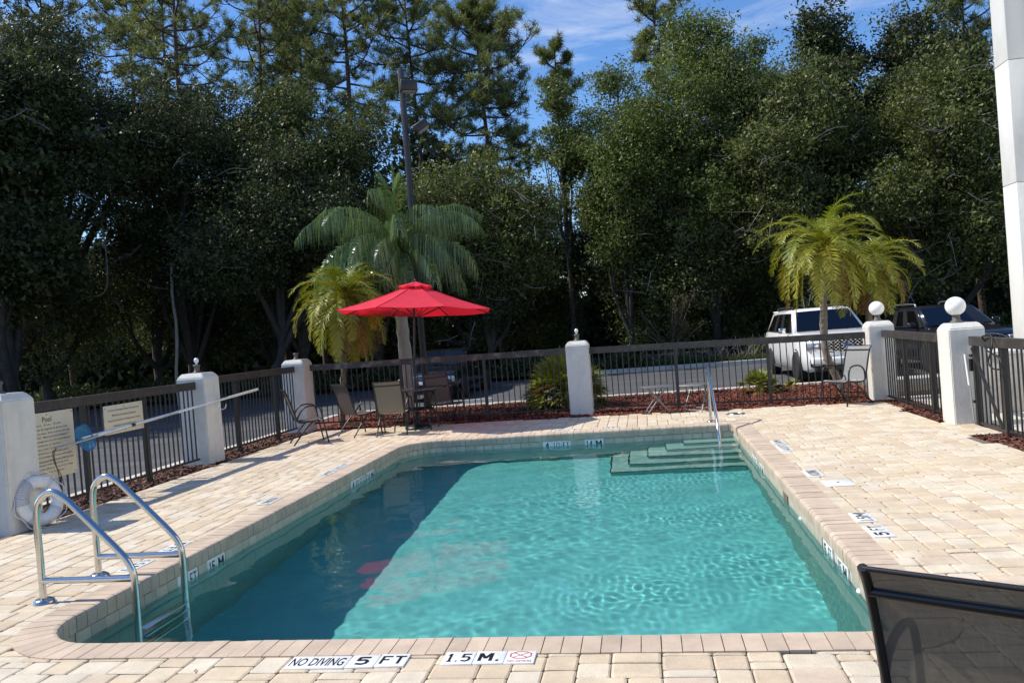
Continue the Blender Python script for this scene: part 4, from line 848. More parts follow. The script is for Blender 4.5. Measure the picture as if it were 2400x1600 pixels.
# ------------------------------------------------------------------ floodlight pole, building, utility bits
fp = thing('floodlight_pole', (-5.18, 18.25, -.1), 'tall dark square pole with two floodlights behind the drooping palm', 'light pole')
MB().box((0, 0, 4.1), (.125, .125, 8.2), bev=.012).build('pole', m_lamppole, fp); MB().box((0, 0, .02), (.36, .36, .05), bev=.02).build('base_plate', m_lamppole, fp)
for (z, ax, tilt, lens) in ((7.75, .30, 8, False), (6.78, .34, 58, True)):
    MB().bar((.06, 0, z-.10), (ax-.06, -.02, z), .05, .05).build('arm', m_lamppole, fp)
    M = Matrix.Rotation(R(20), 3, 'Z') @ Matrix.Rotation(R(tilt if lens else -6), 3, 'X' if not lens else 'Y') ; h_ = MB().box((ax+.05 if lens else .16, -.04, z), (.40, .34, .26) if not lens else (.20, .30, .36), mat=M if lens else Matrix.Rotation(R(25), 3, 'Z'), bev=.03).build('lamp_head', m_lamppole, fp)
    if lens: MB().box(tuple(Vector((ax+.05, -.04, z))+M @ Vector((.105, 0, 0))), (.012, .24, .29), mat=M).build('lens', m_lens, h_)
    else: MB().box((.16, -.04, z-.132), (.32, .26, .012), mat=Matrix.Rotation(R(25), 3, 'Z')).build('lens', m_lens, h_)
MB().tube([(.0, 0, 6.30), (.09, -.02, 6.55)], .03, 8).build('bracket', m_lamppole, fp)
bd = thing('building', (7.46, 17, LOT), 'white stucco building edge with a pilaster and horizontal joint', 'building')
for z0, z1 in ((0, 3.97), (3.984, 6.37), (6.384, 12)):
    MB().box((.20, .30, (z0+z1)/2), (.40, .60, z1-z0), bev=.008).build('pilaster_block', m_bstucco, bd)
    MB().box((4.40, -6, (z0+z1)/2), (8.0, 11.9, z1-z0), bev=.008).build('wall_block', m_bstucco, bd)
MB().box((.21, .30, 6), (.36, .56, 11.9)).box((4.41, -6, 6), (7.96, 11.86, 11.9)).build('joint_core', m_conc, bd)
ub = thing('utility_box', (5.15, 12.6, -.04), 'beige metal utility box seen through the gate', 'utility box')
MB().box((0, 0, .42), (.55, .5, .84), bev=.02).build('cabinet', m_conc, ub); MB().box((0, 0, .87), (.62, .57, .06), bev=.015).build('cover', m_white, ub)
wp = thing('picket_screen', (4.80, 10.75, -.04), 'low white picket screen standing behind the gate', 'fence')
for z in (.12, .60): MB().box((.0, -.7, z), (.02, 1.7, .06)).build('rail', m_white, wp)
for k in range(17): MB().box((-.022, .1-.1*k, .36), (.02, .03, .62)).build('picket', m_white, wp)
rf = thing('far_roof', (-6, 62, 0), 'pale flat roof strip glimpsed through the dark trees', 'building')
MB().box((0, 0, 1.4), (9, 5, 2.8)).build('wall', m_conc, rf); MB().box((0, 0, 3.05), (10, 6, .28)).build('roof', m_bstucco, rf)

# ------------------------------------------------------------------ palms
def frond_quads(path, leaf_len, leaf_w, n, g, droop, sweep, flat, split=.5):
    """Leaflets along a rachis path: two joined quads each (bent), as loose quads."""
    P = np.array([list(p) for p in path]); seg = np.linalg.norm(np.diff(P, axis=0), axis=1); cum = np.concatenate([[0], np.cumsum(seg)]); Ltot = cum[-1]
    t = np.linspace(.10, .995, n); d = t*Ltot; px = np.stack([np.interp(d, cum, P[:, i]) for i in range(3)], 1)
    e = .02*Ltot; q2 = np.stack([np.interp(np.minimum(d+e, Ltot), cum, P[:, i]) for i in range(3)], 1); q1 = np.stack([np.interp(d-e, cum, P[:, i]) for i in range(3)], 1); T = unit(q2-q1)
    up = np.array([0, 0, 1.0]); side = unit(np.cross(T, up)+1e-5); nrm = np.cross(side, T); out = []; tn = []
    for s_ in (-1, 1):
        ln = leaf_len*(np.sin(np.pi*np.clip(t*.93+.05, 0, 1))**.55)*g.uniform(.8, 1.12, n); sw = sweep+g.normal(0, .10, n)
        d1 = unit(side*s_*np.cos(sw)[:, None]+T*np.sin(sw)[:, None]+nrm*(flat+g.normal(0, .16, n))[:, None])
        m1 = px+d1*(ln*split)[:, None]; d2 = unit(d1+np.array([0, 0, -1.0])*(droop*g.uniform(.7, 1.3, n))[:, None]); m2 = m1+d2*(ln*(1-split))[:, None]
        wv = unit(np.cross(d1, nrm))*leaf_w*.5*g.uniform(.8, 1.2, n)[:, None]; wv2 = unit(np.cross(d2, nrm)+1e-6)*leaf_w*.5*.85
        out += [np.stack([px-wv*.5, px+wv*.5, m1+wv, m1-wv], 1), np.stack([m1-wv, m1+wv, m2+wv2*.15, m2-wv2*.15], 1)]
        tt = g.uniform(0, 1, n); tn += [tt, tt]
    return np.concatenate(out), np.concatenate(tn)
def frond(parent, base, az, el, length, curve, leaf_len, leaf_w, n, mat, seed, droop=.6, sweep=.5, flat=.1, tone=(0, 1), split=.5):
    g = np.random.default_rng(seed); p = Vector(base); e = el; pts = [p.copy()]; k = 12; a = az; wob = g.normal(0, .25)
    for i in range(k):
        pts.append(pts[-1]+Vector((math.cos(a)*math.cos(e), math.sin(a)*math.cos(e), math.sin(e)))*(length/k)); e -= curve/k*(.5+1.1*i/k); a += wob/k; e = max(e, -1.5)
    V, tn = frond_quads(pts, leaf_len, leaf_w, n, g, droop, sweep, flat, split); rq = []
    for i in range(k):
        A, B = pts[i], pts[i+1]; T = (B-A).normalized(); s_ = T.cross(Vector((0, 0, 1))); s_ = s_.normalized() if s_.length > 1e-3 else Vector((1, 0, 0)); u = s_.cross(T); wa = .016*(1-i/k)+.004; wb = .016*(1-(i+1)/k)+.004
        for v in (s_, u): rq.append([A-v*wa, A+v*wa, B+v*wb, B-v*wb])
    V = np.concatenate([V, np.array([[list(q) for q in r_] for r_ in rq])]); tn = np.concatenate([tn*(tone[1]-tone[0])+tone[0], np.full(len(rq), .8)])
    return place('frond', quads_mesh('frond', V, mat, tn), parent)
def trunk(parent, pts, r0, r1, mat, rings=0, n=10, rough=.1, seed=0, name='trunk'):
    g = random.Random(seed); P = catmull(pts, 8); k = len(P); rr = []
    for i in range(k): b_ = r0+(r1-r0)*i/(k-1); rr.append(b_*(1+g.uniform(-rough, rough)+(rings*(1 if i % 2 else -1))))
    return MB().tube(P, rr, n).build(name, mat, parent)
def queen(x, y, label):
    t_ = thing('queen_palm', (x, y, -.1), label, 'palm tree', None); g = random.Random(5)
    trunk(t_, [(0, 0, 0), (.04, 0, 1.2), (.02, 0, 2.4), (.08, 0, 3.3)], .155, .125, m_queentrunk, .035, 14)
    trunk(t_, [(.08, 0, 3.25), (.10, 0, 3.7), (.08, 0, 4.2)], .12, .05, m_palmtrunk, 0, 10, name='crownshaft')
    spec = [(180, 62, 2.9, 1.9), (150, 55, 2.7, 2.0), (205, 50, 2.9, 2.1), (235, 58, 2.9, 2.2), (262, 70, 2.7, 2.0), (285, 52, 2.7, 2.2), (310, 56, 2.8, 2.1), (338, 46, 2.8, 1.9), (5, 50, 2.9, 2.0), (25, 60, 2.7, 2.0), (60, 55, 2.6, 2.0), (95, 60, 2.6, 2.0), (120, 58, 2.7, 2.0),
            (250, 30, 2.4, 2.0), (275, 25, 2.3, 1.9), (215, 22, 2.5, 1.9), (190, 12, 2.6, 1.6), (320, 25, 2.4, 1.9), (355, 18, 2.5, 1.9), (170, 30, 2.5, 1.9), (200, -8, 2.3, 1.3), (240, 5, 2.2, 1.5), (260, -10, 2.0, 1.2), (280, 0, 2.2, 1.4), (300, -12, 2.1, 1.2), (330, 0, 2.3, 1.4), (10, -8, 2.2, 1.3), (222, -2, 2.4, 1.4), (345, 8, 2.3, 1.6), (183, 2, 3.0, 1.3), (265, 80, 2.2, 1.2), (300, 78, 2.4, 1.5)]
    for i, (az, el, ln, cv_) in enumerate(spec): frond(t_, (.08, 0, 3.85), R(az+g.uniform(-5, 5)), R(el), ln*g.uniform(.80, .96), cv_, .78, .021, 60, l_queen, 100+i, droop=7., sweep=.35, flat=.1, split=.16)
    frond(t_, (.08, 0, 4.1), R(300), R(88), 1.7, .1, .15, .03, 30, l_queen, 140, droop=.1, sweep=1.3, flat=0)
queen(-5.42, 17.45, 'tall queen palm with long drooping dark green fronds behind the umbrella')
def date_palm(x, y, pts, label, nf, ln, seed, dead=.25, hang=1.0):
    t_ = thing('date_palm', (x, y, -.03), label, 'palm tree', 'small yellowing date palms'); g = random.Random(seed); tp = pts[-1]
    trunk(t_, pts, .075, .062, m_palmtrunk, .12, 9, .18, seed)
    for i in range(nf):
        f = i/nf; el = 80-118*f**.85*hang+g.uniform(-8, 8); az = i*137.5+g.uniform(-15, 15); dd = g.random() < dead*max(0, (f-.45)*2.2)
        frond(t_, (tp[0], tp[1], tp[2]), R(az), R(el), ln*g.uniform(.8, 1.1)*(.8 if f < .15 else 1), 1.7+.5*g.random(), .25, .018, 40, l_brown if dd else l_date, seed*50+i, droop=.35, sweep=.65, flat=.18, tone=(lambda q: (max(0, q-.28), min(1, q+.28)))(min(.95, max(.05, .22+.5*f+g.uniform(-.28, .28)))))
date_palm(-6.36, 15.75, [(0, 0, 0), (.08, 0, .7), (.18, 0, 1.5), (.28, .05, 2.72)], 'yellow green date palm beside the left corner pillar', 84, 1.45, 21, .42, 1.25)
date_palm(3.78, 16.25, [(0, 0, .0), (-.12, 0, .35), (-.26, 0, .75), (-.28, 0, 1.3), (-.22, 0, 2.0), (-.18, 0, 2.92)], 'larger date palm with a bent trunk in front of the white SUV', 56, 1.52, 22, .28, 1.04)
date_palm(4.45, 17.2, [(0, 0, 0), (.14, 0, .8), (.16, 0, 1.6), (.22, 0, 2.55)], 'smaller date palm behind the corner globe lamp', 48, 1.18, 23, .5, 1.12)

# fan-leaved bushes
def fan_bush(x, y, r, h, n, label, seed, mat=None, name='palmetto_bush'):
    g = np.random.default_rng(seed); t_ = thing(name, (x, y, -.03), label, 'bush')
    for i in range(n):
        az = g.uniform(0, 2*np.pi); el = R(g.uniform(0, 85)) if i > n*.3 else R(g.uniform(-20, 25)); st = np.array([math.cos(az)*math.cos(el), math.sin(az)*math.cos(el), max(math.sin(el), -.15)]); L0 = r*g.uniform(.45, .75)
        hub = np.array([0, 0, .12*h/1.0])+st*np.array([1, 1, h/r*.95])*L0; k = 15; a = np.linspace(-1.25, 1.25, k)+g.normal(0, .05, k); sd = unit(np.cross(st, [0, 0, 1])[None]+1e-6)[0]; up_ = np.cross(sd, st)
        tilt = g.uniform(-.5, .5); ax = unit((sd+up_*tilt)[None])[0]; ln = r*.42*g.uniform(.8, 1.15, k); d = unit(np.cos(a)[:, None]*st+np.sin(a)[:, None]*ax+g.normal(0, .06, (k, 3))); w_ = np.cross(d, np.cross(st, ax))*.021
        m1 = hub+d*(ln*.55)[:, None]; d2 = unit(d+np.array([0, 0, -.35])); m2 = m1+d2*(ln*.45)[:, None]
        V = np.concatenate([np.stack([np.repeat(hub[None], k, 0)-w_*.4, np.repeat(hub[None], k, 0)+w_*.4, m1+w_, m1-w_], 1), np.stack([m1-w_, m1+w_, m2+w_*.1, m2-w_*.1], 1), np.array([[[0, 0, 0]-sd*.006, [0, 0, 0]+sd*.006, hub+sd*.005, hub-sd*.005]])])
        low = i < n*.25; tn = np.concatenate([g.uniform(.2, 1, k)]*2+[[.6]]); place('fan_leaf', quads_mesh('fan_leaf', V, (l_brown if low and g.random() < .5 else (mat or l_shrub)), tn), t_)
fan_bush(-1.72, 16.75, .95, 1.12, 170, 'round spiky palmetto bush behind the middle back pillar', 31)
fan_bush(2.35, 17.35, .48, .45, 60, 'small yellow green palmetto in the red mulch', 32)
fan_bush(3.02, 17.3, .24, .30, 12, 'little yellowing palmetto shoot by the fence post', 33)

# ------------------------------------------------------------------ trees
def leaves(g, C, size, asp, up=.35, droopy=0.):
    """One diamond leaf per centre, random facing with an upward bias."""
    n = len(C); nn = unit(g.normal(0, 1, (n, 3))+np.array([0, 0, up])); d = unit(np.cross(nn, g.normal(0, 1, (n, 3)))); s_ = unit(np.cross(nn, d)); ln = size*g.uniform(.65, 1.3, n)
    a = d*(ln*.5)[:, None]; b = s_*(ln*asp*.55)[:, None]; return np.stack([C-a*.8-b, C-a*.8+b, C+a*1.1], 1)
def crown_lobes(g, zb, zt, r, k, squash=1.0):
    out = []; cz, hz = (zb+zt)/2, (zt-zb)/2
    while len(out) < k:
        q = g.uniform(-1, 1, 3)
        if (q**2).sum() > 1: continue
        q = q*np.array([r*.72, r*.72, hz*.78]); rad = min(r, hz*1.2)*g.uniform(.20, .50)
        out.append((q[0], q[1], cz+q[2], rad))
    out.append((0, 0, zt-min(r, hz)*.36, min(r, hz)*.40)); return out
def foliage(g, lobes, n, size, asp, clump=.34, per=38):
    L_ = np.array(lobes); nc = max(8, n//per); p = L_[:, 3]**2; idx = g.choice(len(L_), nc, p=p/p.sum()); u = unit(g.normal(0, 1, (nc, 3))); rad = L_[idx, 3]*(g.uniform(.12, 1, nc)**.38)*g.uniform(.82, 1.14, nc)
    spray = g.random(nc) < .16; rad = np.where(spray, L_[idx, 3]*g.uniform(1.05, 1.45, nc), rad); u[:, 2] += np.where(spray, .35, 0)
    cc = L_[idx, :3]+u*rad[:, None]*np.array([1, 1, .85]); wt = np.where(spray, .45, 1)*g.uniform(.4, 1.6, nc); ci = g.choice(nc, n, p=wt/wt.sum()); k = np.where(spray, .55, 1)*g.uniform(.5, 1.25, nc)
    C = cc[ci]+g.normal(0, 1, (n, 3))*np.array([clump, clump, clump*.62])*k[ci][:, None]
    tone = np.clip(g.uniform(.05, .8, nc)[ci]+g.normal(0, .15, n), 0, 1); return leaves(g, C, size, asp), tone
def oak(x, y, zb, zt, r, n, label, mat, seed, size=.128, tr=.26, lobes=11, fork=1.0, base=None, name='oak_tree', bark=None, twigs=14, clump=.34, limbs=7):
    g = np.random.default_rng(seed); t_ = thing(name, (x, y, -.05), label, 'tree'); lb = crown_lobes(g, zb, zt, r, int(lobes*1.3*max(1, .4*(zt-zb)/r))); zf = max(1.2, zb-.2*(zt-zb))*fork; q = random.Random(seed)
    bx, by = base or (q.uniform(-.5, .5), q.uniform(-.3, .3)); mb = MB()
    mb.tube(catmull([(bx, by, 0), (bx*.8+q.uniform(-.15, .15), by*.8, zf*.5), (bx*.4, by*.4, zf), (0, 0, (zf+zt)/2), (q.uniform(-.3, .3), 0, zt*.93)], 6), [tr*(1-.86*i/24) for i in range(25)], 9)
    for k in range(min(limbs, len(lb))):
        c = lb[k]; z0 = zf*q.uniform(.75, 1.15); p0 = Vector((bx*.4, by*.4, z0)); p2 = Vector((c[0], c[1], c[2])); m_ = p0.lerp(p2, .5)+Vector((q.uniform(-.4, .4), q.uniform(-.3, .3), q.uniform(-.5, .25))); P = catmull([p0, m_, p2], 6); mb.tube(P, [tr*.52*(1-.85*i/(len(P)-1)) for i in range(len(P))], 7)
        for j in range(2):
            e = p2+Vector((q.uniform(-1, 1), q.uniform(-1, 1), q.uniform(-.3, 1)))*c[3]; P = catmull([m_, m_.lerp(e, .6)+Vector((0, 0, .2)), e], 5); mb.tube(P, [tr*.2*(1-.85*i/(len(P)-1)) for i in range(len(P))], 5)
    mb.build('trunk', bark or m_bark, t_)
    V, tn = foliage(g, lb, int(n*1.75), size, .52, clump); place('crown', quads_mesh('crown', V, mat, tn), t_)
    if twigs:
        tb = MB()
        for k in range(twigs):
            c = lb[q.randrange(len(lb))]; a = q.uniform(-2.6, -.5); p = Vector((c[0]+c[3]*math.cos(a), c[1]+c[3]*math.sin(a)*1.02, c[2]+c[3]*q.uniform(-.8, .3))); d = Vector((q.uniform(-1, 1), -.3, q.uniform(-.7, .5))).normalized()*q.uniform(.5, 1.3)
            P = catmull([p, p+d*.5+Vector((0, 0, q.uniform(-.15, .15))), p+d], 4); tb.tube(P, [.018*(1-.7*i/(len(P)-1)) for i in range(len(P))], 4)
            for _ in range(2): e = p+d*q.uniform(.3, .8); tb.tube([e, e+Vector((q.uniform(-1, 1), -.2, q.uniform(-.6, .6)))*.35], .008, 3)
        tag(tb.build('bare_twigs', m_twig, t_), kind='stuff')
    return t_
def pine(x, y, zb, zt, r, label, seed, dens=1.0, tr=.17, leanx=0., nb=30, flat_top=False):
    g = random.Random(seed); gn = np.random.default_rng(seed); t_ = thing('pine_tree', (x, y, -.05), label, 'tree'); mb = MB()
    ax = lambda z: Vector((leanx*z/zt+.12*math.sin(z*.35+seed), .1*math.cos(z*.3), z)); zs = [zt*i/20 for i in range(21)]; mb.tube([ax(z) for z in zs], [tr*(1-.80*i/20) for i in range(21)], 9); tufts = []
    for k in range(nb):
        f = (k+.5)/nb; z = zb+(zt-zb)*f**.9*.97; env = r*1.25*(math.sin(math.pi*min(1, .22+.80*f))**.6 if not flat_top else (.35+.75*f)*(1 if f < .85 else .8)); ln = env*g.uniform(.6, 1.08); az = k*2.4+g.uniform(-.5, .5); el = R(-8+45*f+g.uniform(-14, 14))
        p0 = ax(z); d = Vector((math.cos(az)*math.cos(el), math.sin(az)*math.cos(el), math.sin(el))); p1 = p0+d*ln*.55+Vector((0, 0, -.08*ln)); p2 = p0+d*ln+Vector((0, 0, .14*ln)); P = catmull([p0, p1, p2], 5); mb.tube(P, [.055*(1-.75*i/(len(P)-1)) for i in range(len(P))], 5)
        for j in range(int(9*dens)+1):
            s_ = g.uniform(.35, 1.0); b_ = P[min(len(P)-1, int(s_*(len(P)-1)))]; e = b_+Vector((g.uniform(-1, 1), g.uniform(-1, 1), g.uniform(-.25, .9)))*ln*.30; mb.tube([b_, b_.lerp(e, .5)+Vector((0, 0, -.05)), e], [.018, .013, .008], 4, False); tufts.append(e)
            if g.random() < .75: tufts.append(b_.lerp(e, .6)+Vector((g.uniform(-.2, .2), g.uniform(-.2, .2), g.uniform(0, .25))))
        tufts.append(p2)
    mb.build('trunk', m_pinebark, t_); T = np.array([list(q) for q in tufts]); k = 40; n = len(T)*k; C = np.repeat(T, k, 0); d = unit(gn.normal(0, 1, (n, 3))+np.array([0, 0, .45])); ln = gn.uniform(.18, .34, n); s_ = unit(np.cross(d, gn.normal(0, 1, (n, 3))))*.0125
    C = C+gn.normal(0, .05, (n, 3)); E = C+d*ln[:, None]; V = np.stack([C-s_, C+s_, E+s_*.5, E-s_*.5], 1); tn = np.clip(np.repeat(gn.uniform(.1, .85, len(T)), k)+gn.normal(0, .15, n), 0, 1)
    place('crown', quads_mesh('crown', V, l_pine, tn), t_); return t_

oak(-21.3, 27.0, 6.6, 15.2, 5.4, 50000, 'huge dark live oak with curving limbs at the top left', l_dark, 201, tr=.42, lobes=15, fork=.8, base=(-3.6, 0), twigs=60, limbs=12)
oak(-24.5, 29.0, .9, 9.6, 5.2, 34000, 'dark bushy oak low at the far left, under the huge live oak', l_oak, 202, lobes=13, tr=.3)
oak(-18.2, 30.0, 3.0, 13.0, 4.2, 56000, 'dark oak right of the huge live oak, in front of the bare pine trunk', l_dark, 203, lobes=12, twigs=75)
oak(-20.8, 31.5, .8, 7.8, 4.9, 30000, 'shaded understory oak below the huge live oak', l_oak, 204, lobes=12)
oak(-13.9, 31.0, 2.6, 12.7, 3.1, 44000, 'mid green oak above and left of the yellow palm', l_oak, 205, twigs=10)
oak(-10.8, 32.0, 2.0, 11.6, 3.4, 46000, 'dense oak standing just left of the floodlight pole top', l_oak, 206)
oak(-15.9, 32.5, .7, 8.1, 4.4, 30000, 'shaded understory tree left of the queen palm', l_dark, 207, lobes=12)
oak(-5.9, 31.0, 2.4, 9.2, 3.0, 36000, 'rounded grey green oak right of the queen palm', l_warm, 208, twigs=40)
oak(-7.4, 34.0, .6, 6.4, 4.4, 26000, 'deeply shaded understory tree right behind the red umbrella', l_dark, 209, lobes=12)
oak(-2.85, 34.0, 7.0, 12.5, 1.15, 9000, 'slender leaning laurel beside the open blue gap of sky', l_oak2, 210, tr=.13, lobes=8, twigs=4, clump=.26)
oak(-.45, 33.0, 3.2, 12.3, 2.2, 30000, 'light green laurel left of the tallest central oak', l_oak2, 211, tr=.18, lobes=12, twigs=10)
oak(3.05, 33.0, 3.6, 13.9, 3.4, 62000, 'tallest broad green oak in the centre right', l_oak2, 212, tr=.24, lobes=16, twigs=8)
oak(-.5, 35.0, .7, 8.0, 3.8, 32000, 'understory tree with red brown trunks behind the middle pillar', l_oak, 213, lobes=12, twigs=20, bark=m_pinebark)
oak(5.85, 36.0, 6.5, 13.7, 1.2, 9000, 'narrow pale laurel top just right of the tallest central oak', l_oak2, 214, tr=.12, lobes=8, twigs=3, clump=.26)
oak(8.05, 34.0, 5.0, 13.9, 2.2, 28000, 'upright dark water oak top against the white cloud', l_dark, 215, size=.16, tr=.16, twigs=4)
oak(6.1, 31.0, 1.2, 10.9, 3.8, 54000, 'broad olive green oak left above the larger date palm', l_warm, 216, lobes=15, twigs=70)
oak(11.4, 34.0, 4.0, 13.1, 3.3, 38000, 'dark water oak with a ragged top near the white building', l_dark, 217, size=.16, twigs=12)
oak(10.9, 30.0, 1.0, 10.2, 3.8, 54000, 'wide olive oak behind the navy SUV', l_warm, 218, lobes=14, twigs=70)
oak(3.4, 34.5, .5, 6.7, 3.9, 34000, 'understory oak between the middle pillar and the white SUV', l_oak, 219, lobes=12, twigs=40)
oak(13.3, 31.0, .4, 10.0, 2.2, 24000, 'dark oak beside the white building pilaster', l_dark, 220, lobes=11)
oak(-24.5, 20.5, 3.5, 15.0, 5.5, 26000, 'oak at the far left whose crown shades the lot', l_dark, 221, size=.2, tr=.35, twigs=0)
oak(-21.5, 24.0, 3.0, 13.0, 4.0, 22000, 'oak at the left edge of the lot in front of the huge live oak', l_dark, 222, size=.2, tr=.3, twigs=0)
oak(-4.3, 37.0, .5, 8.1, 3.0, 26000, 'understory tree at the foot of the open sky gap', l_oak, 223, lobes=12)
oak(-13.0, 27.6, 3.2, 9.6, 3.8, 34000, 'dark oak bough overhanging the lot left of the queen palm', l_dark, 224, lobes=13, tr=.24)
pine(-19.6, 33.0, 11.0, 20.6, 3.0, 'tall pine with a straight bare trunk above the dark oaks', 301, tr=.21, dens=.8)
pine(-17.6, 37.0, 11.6, 21.6, 2.9, 'tall dark pine with thin crooked limbs left of the sky gap', 302, dens=.7)
pine(-16.9, 40.0, 13.6, 20.0, 2.2, 'small dense pine top right of the crooked pine', 303, dens=1.0)
pine(-12.9, 36.0, 11.6, 19.4, 2.7, 'forked pine with heavy limbs left of the floodlight pole', 304, tr=.24)
pine(-18.9, 43.0, 15.5, 22.6, 2.3, 'dense pine behind the crooked pine', 305)
pine(-10.2, 38.0, 12.2, 19.4, 2.5, 'spreading pine right above the floodlight pole', 306)
pine(-6.55, 37.0, 9.2, 17.5, 2.75, 'big full crowned pine standing against the open blue sky', 307, tr=.19, dens=1.9, nb=38)
pine(-3.2, 40.0, 12.4, 16.1, 1.0, 'short tufted pine tip in the open gap of sky', 308, tr=.12, nb=12)
pine(1.65, 40.0, 13.4, 17.3, 1.6, 'open topped pine peeking over the tallest central oak', 309, tr=.15, nb=16, flat_top=True)
pine(14.9, 38.0, 10.6, 14.7, 1.7, 'flat topped pine beside the top of the white building', 310, tr=.16, nb=18, flat_top=True)
pine(-28.7, 36.0, 15.5, 22.4, 2.8, 'pine rising behind the huge live oak at the frame corner', 311, dens=.8)
pine(-26.6, 40.0, 16.8, 23.4, 2.3, 'pine with sparse limbs behind the huge live oak', 312, dens=.8)
pine(-23.3, 38.0, 15.0, 23.0, 2.4, 'thin pine between the huge live oak and the bare pine trunk', 313, dens=.7)
# the snag, the hanging vine, pale leaning trunk, sapling, dry brush
sg = thing('dead_snag', (-16.4, 34, 0), 'broken dead trunk standing in the sky gap', 'tree'); MB().tube(catmull([(0, 0, 5), (.05, 0, 8), (-.05, 0, 10.4), (.05, 0, 11.4)], 5), [.13-.005*i for i in range(16)], 7).tube([(0, 0, 10.8), (.35, 0, 11.2)], [.05, .02], 5).tube([(0, 0, 10.2), (-.3, 0, 10.9)], [.04, .02], 5).build('trunk', m_pinebark, sg)
vn = thing('hanging_vine', (-20.4, 26.2, 0), 'pale looping vine hanging in the dark trees at the left', 'vine')
MB().tube(catmull([(1.2, 0, 8.6), (1.25, 0, 6.8), (1.3, 0, 5.2), (1.1, 0, 4.3), (.3, 0, 4.15), (-.35, 0, 3.85), (-.75, 0, 3.35), (-1.2, 0, 3.6), (-1.7, 0, 4.3), (-2.3, 0, 3.4), (-3.0, 0, 1.8)], 6), .028, 5).tube(catmull([(1.25, 0, 6.8), (1.05, 0, 7.6), (.9, 0, 8.5)], 4), .02, 5).build('stem', m_twig, vn)
lt = thing('slim_trunk', (-17.4, 27.5, 0), 'slim pale trunk catching the sun in the dark woods', 'tree'); MB().tube(catmull([(-.12, 0, -.1), (-.13, 0, 1), (-.02, 0, 2), (.04, 0, 3), (-.02, 0, 4), (.05, 0, 5.3)], 6), .06, 8).build('trunk', m_queentrunk, lt)
sp_ = thing('sapling', (1.05, 30.4, 0), 'olive brown sapling at the edge of the lot behind the fence', 'tree'); q = random.Random(77); mb = MB(); tips = []
for k in range(16):
    a = q.uniform(-2.9, -.2) if k % 2 else q.uniform(0, 6.28); e = Vector((math.cos(a)*q.uniform(.3, 1.35), math.sin(a)*.6, q.uniform(1.2, 2.75))); P = catmull([(0, 0, 0), e*.45+Vector((0, 0, .25)), e], 5); mb.tube(P, [.02*(1-.7*i/(len(P)-1)) for i in range(len(P))], 4); tips += [P[i] for i in range(3, len(P))]
mb.build('trunk', m_twig, sp_); g = np.random.default_rng(78); T = np.array([list(p) for p in tips]); C = np.repeat(T, 22, 0)+g.normal(0, .10, (len(T)*22, 3)); place('crown', quads_mesh('crown', leaves(g, C, .09, .45), l_olive, g.uniform(0, 1, len(C))), sp_)
mb = MB(); q = random.Random(79)
for k in range(130):
    x_, y_ = q.uniform(.2, 6.5), 29.9+q.uniform(0, 1.3); d = Vector((q.uniform(-.8, .8), q.uniform(-.3, .3), q.uniform(.2, .9))); P = catmull([(x_, y_, 0), Vector((x_, y_, 0))+d*.5+Vector((0, 0, .12)), Vector((x_, y_, 0))+d], 3); mb.tube(P, [.014, .012, .010, .009, .007, .005, .004][:len(P)], 3, False)
tag(mb.build('dry_brush', m_twig), 'pale dry brush along the far kerb left of the white SUV', 'brush', kind='stuff')
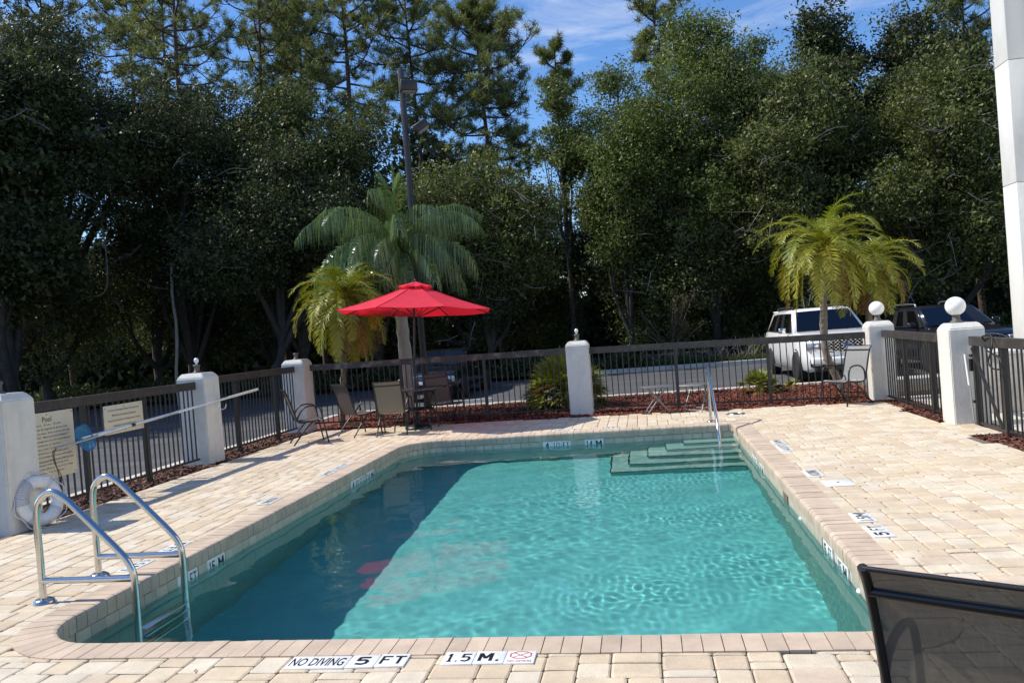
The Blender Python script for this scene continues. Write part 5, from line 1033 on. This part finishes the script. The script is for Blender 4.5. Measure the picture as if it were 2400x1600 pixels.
def ground_cover(name, n, x0, x1, y0, y1, h, mat, seed, label, cat, size=.2, asp=.16):
    g = np.random.default_rng(seed); C = np.stack([g.uniform(x0, x1, n), g.uniform(y0, y1, n), np.zeros(n)], 1); k = h*(.35+.65*np.abs(np.sin(C[:, 0]*1.7+seed)*np.sin(C[:, 0]*.6+1)))
    C[:, 2] = g.uniform(0, 1, n)*k; d = unit(g.normal(0, .5, (n, 3))+np.array([0, 0, .8])); s_ = unit(np.cross(d, g.normal(0, 1, (n, 3)))); ln = size*g.uniform(.5, 1.3, n); a = d*(ln*.5)[:, None]; b = s_*(ln*asp*.5)[:, None]
    return tag(place(name, quads_mesh(name, np.stack([C-a, C-b, C+a, C+b], 1), mat, g.uniform(0, 1, n)), None), label, cat, kind='stuff')
ground_cover('grass', 16000, 0, 9, 29.55, 31.5, .28, l_grass, 81, 'straggly grass on the far verge behind the lot', 'grass')
ground_cover('undergrowth', 26000, -30, 0, 29.6, 32.5, .9, l_dark, 82, 'low leafy undergrowth along the dark edge of the woods', 'undergrowth', .22, .35)
ground_cover('undergrowth', 14000, 4, 18, 30.2, 33, 1.3, l_oak, 83, 'leafy undergrowth behind the parked SUVs', 'undergrowth', .22, .35)
# far-off wood behind the front trees: one mass
g = np.random.default_rng(91); n = 150000; xx = g.uniform(-50, 34, n); yy = g.uniform(41, 50, n); top = 7.6+2.4*np.sin(xx*.41)+1.3*np.sin(xx*1.13+2)+np.where(xx < -9, 2.6, 0)+np.where(np.abs(xx+2.6) < 2.2, -.9, 0); zz = top*g.uniform(0, 1, n)**1.15
tag(place('far_woods', quads_mesh('far_woods', leaves(g, np.stack([xx, yy, zz], 1), .5, .62), l_dark, np.clip(g.uniform(0, .7, n), 0, 1)), None), 'dark mass of woods behind the front trees', 'woods', kind='stuff')
# a few fallen leaves on the deck
g = np.random.default_rng(95); n = 170; C = np.stack([g.uniform(-6.5, 3.8, n), g.uniform(2.6, 14.2, n), np.full(n, .006)], 1); C = C[[pool_dist(q[0], q[1]) > .05 for q in C]]; n = len(C)
a = g.uniform(0, 6.28, n); d = np.stack([np.cos(a), np.sin(a), g.uniform(0, .2, n)], 1)*g.uniform(.012, .03, n)[:, None]; b = np.stack([-np.sin(a), np.cos(a), g.uniform(-.2, .2, n)], 1)*g.uniform(.005, .011, n)[:, None]
tag(place('fallen_leaves', quads_mesh('fallen_leaves', np.stack([C-d, C-b, C+d, C+b], 1), l_brown, g.uniform(0, .6, n)), None), 'small brown fallen leaves scattered over the deck', 'leaves', kind='stuff')
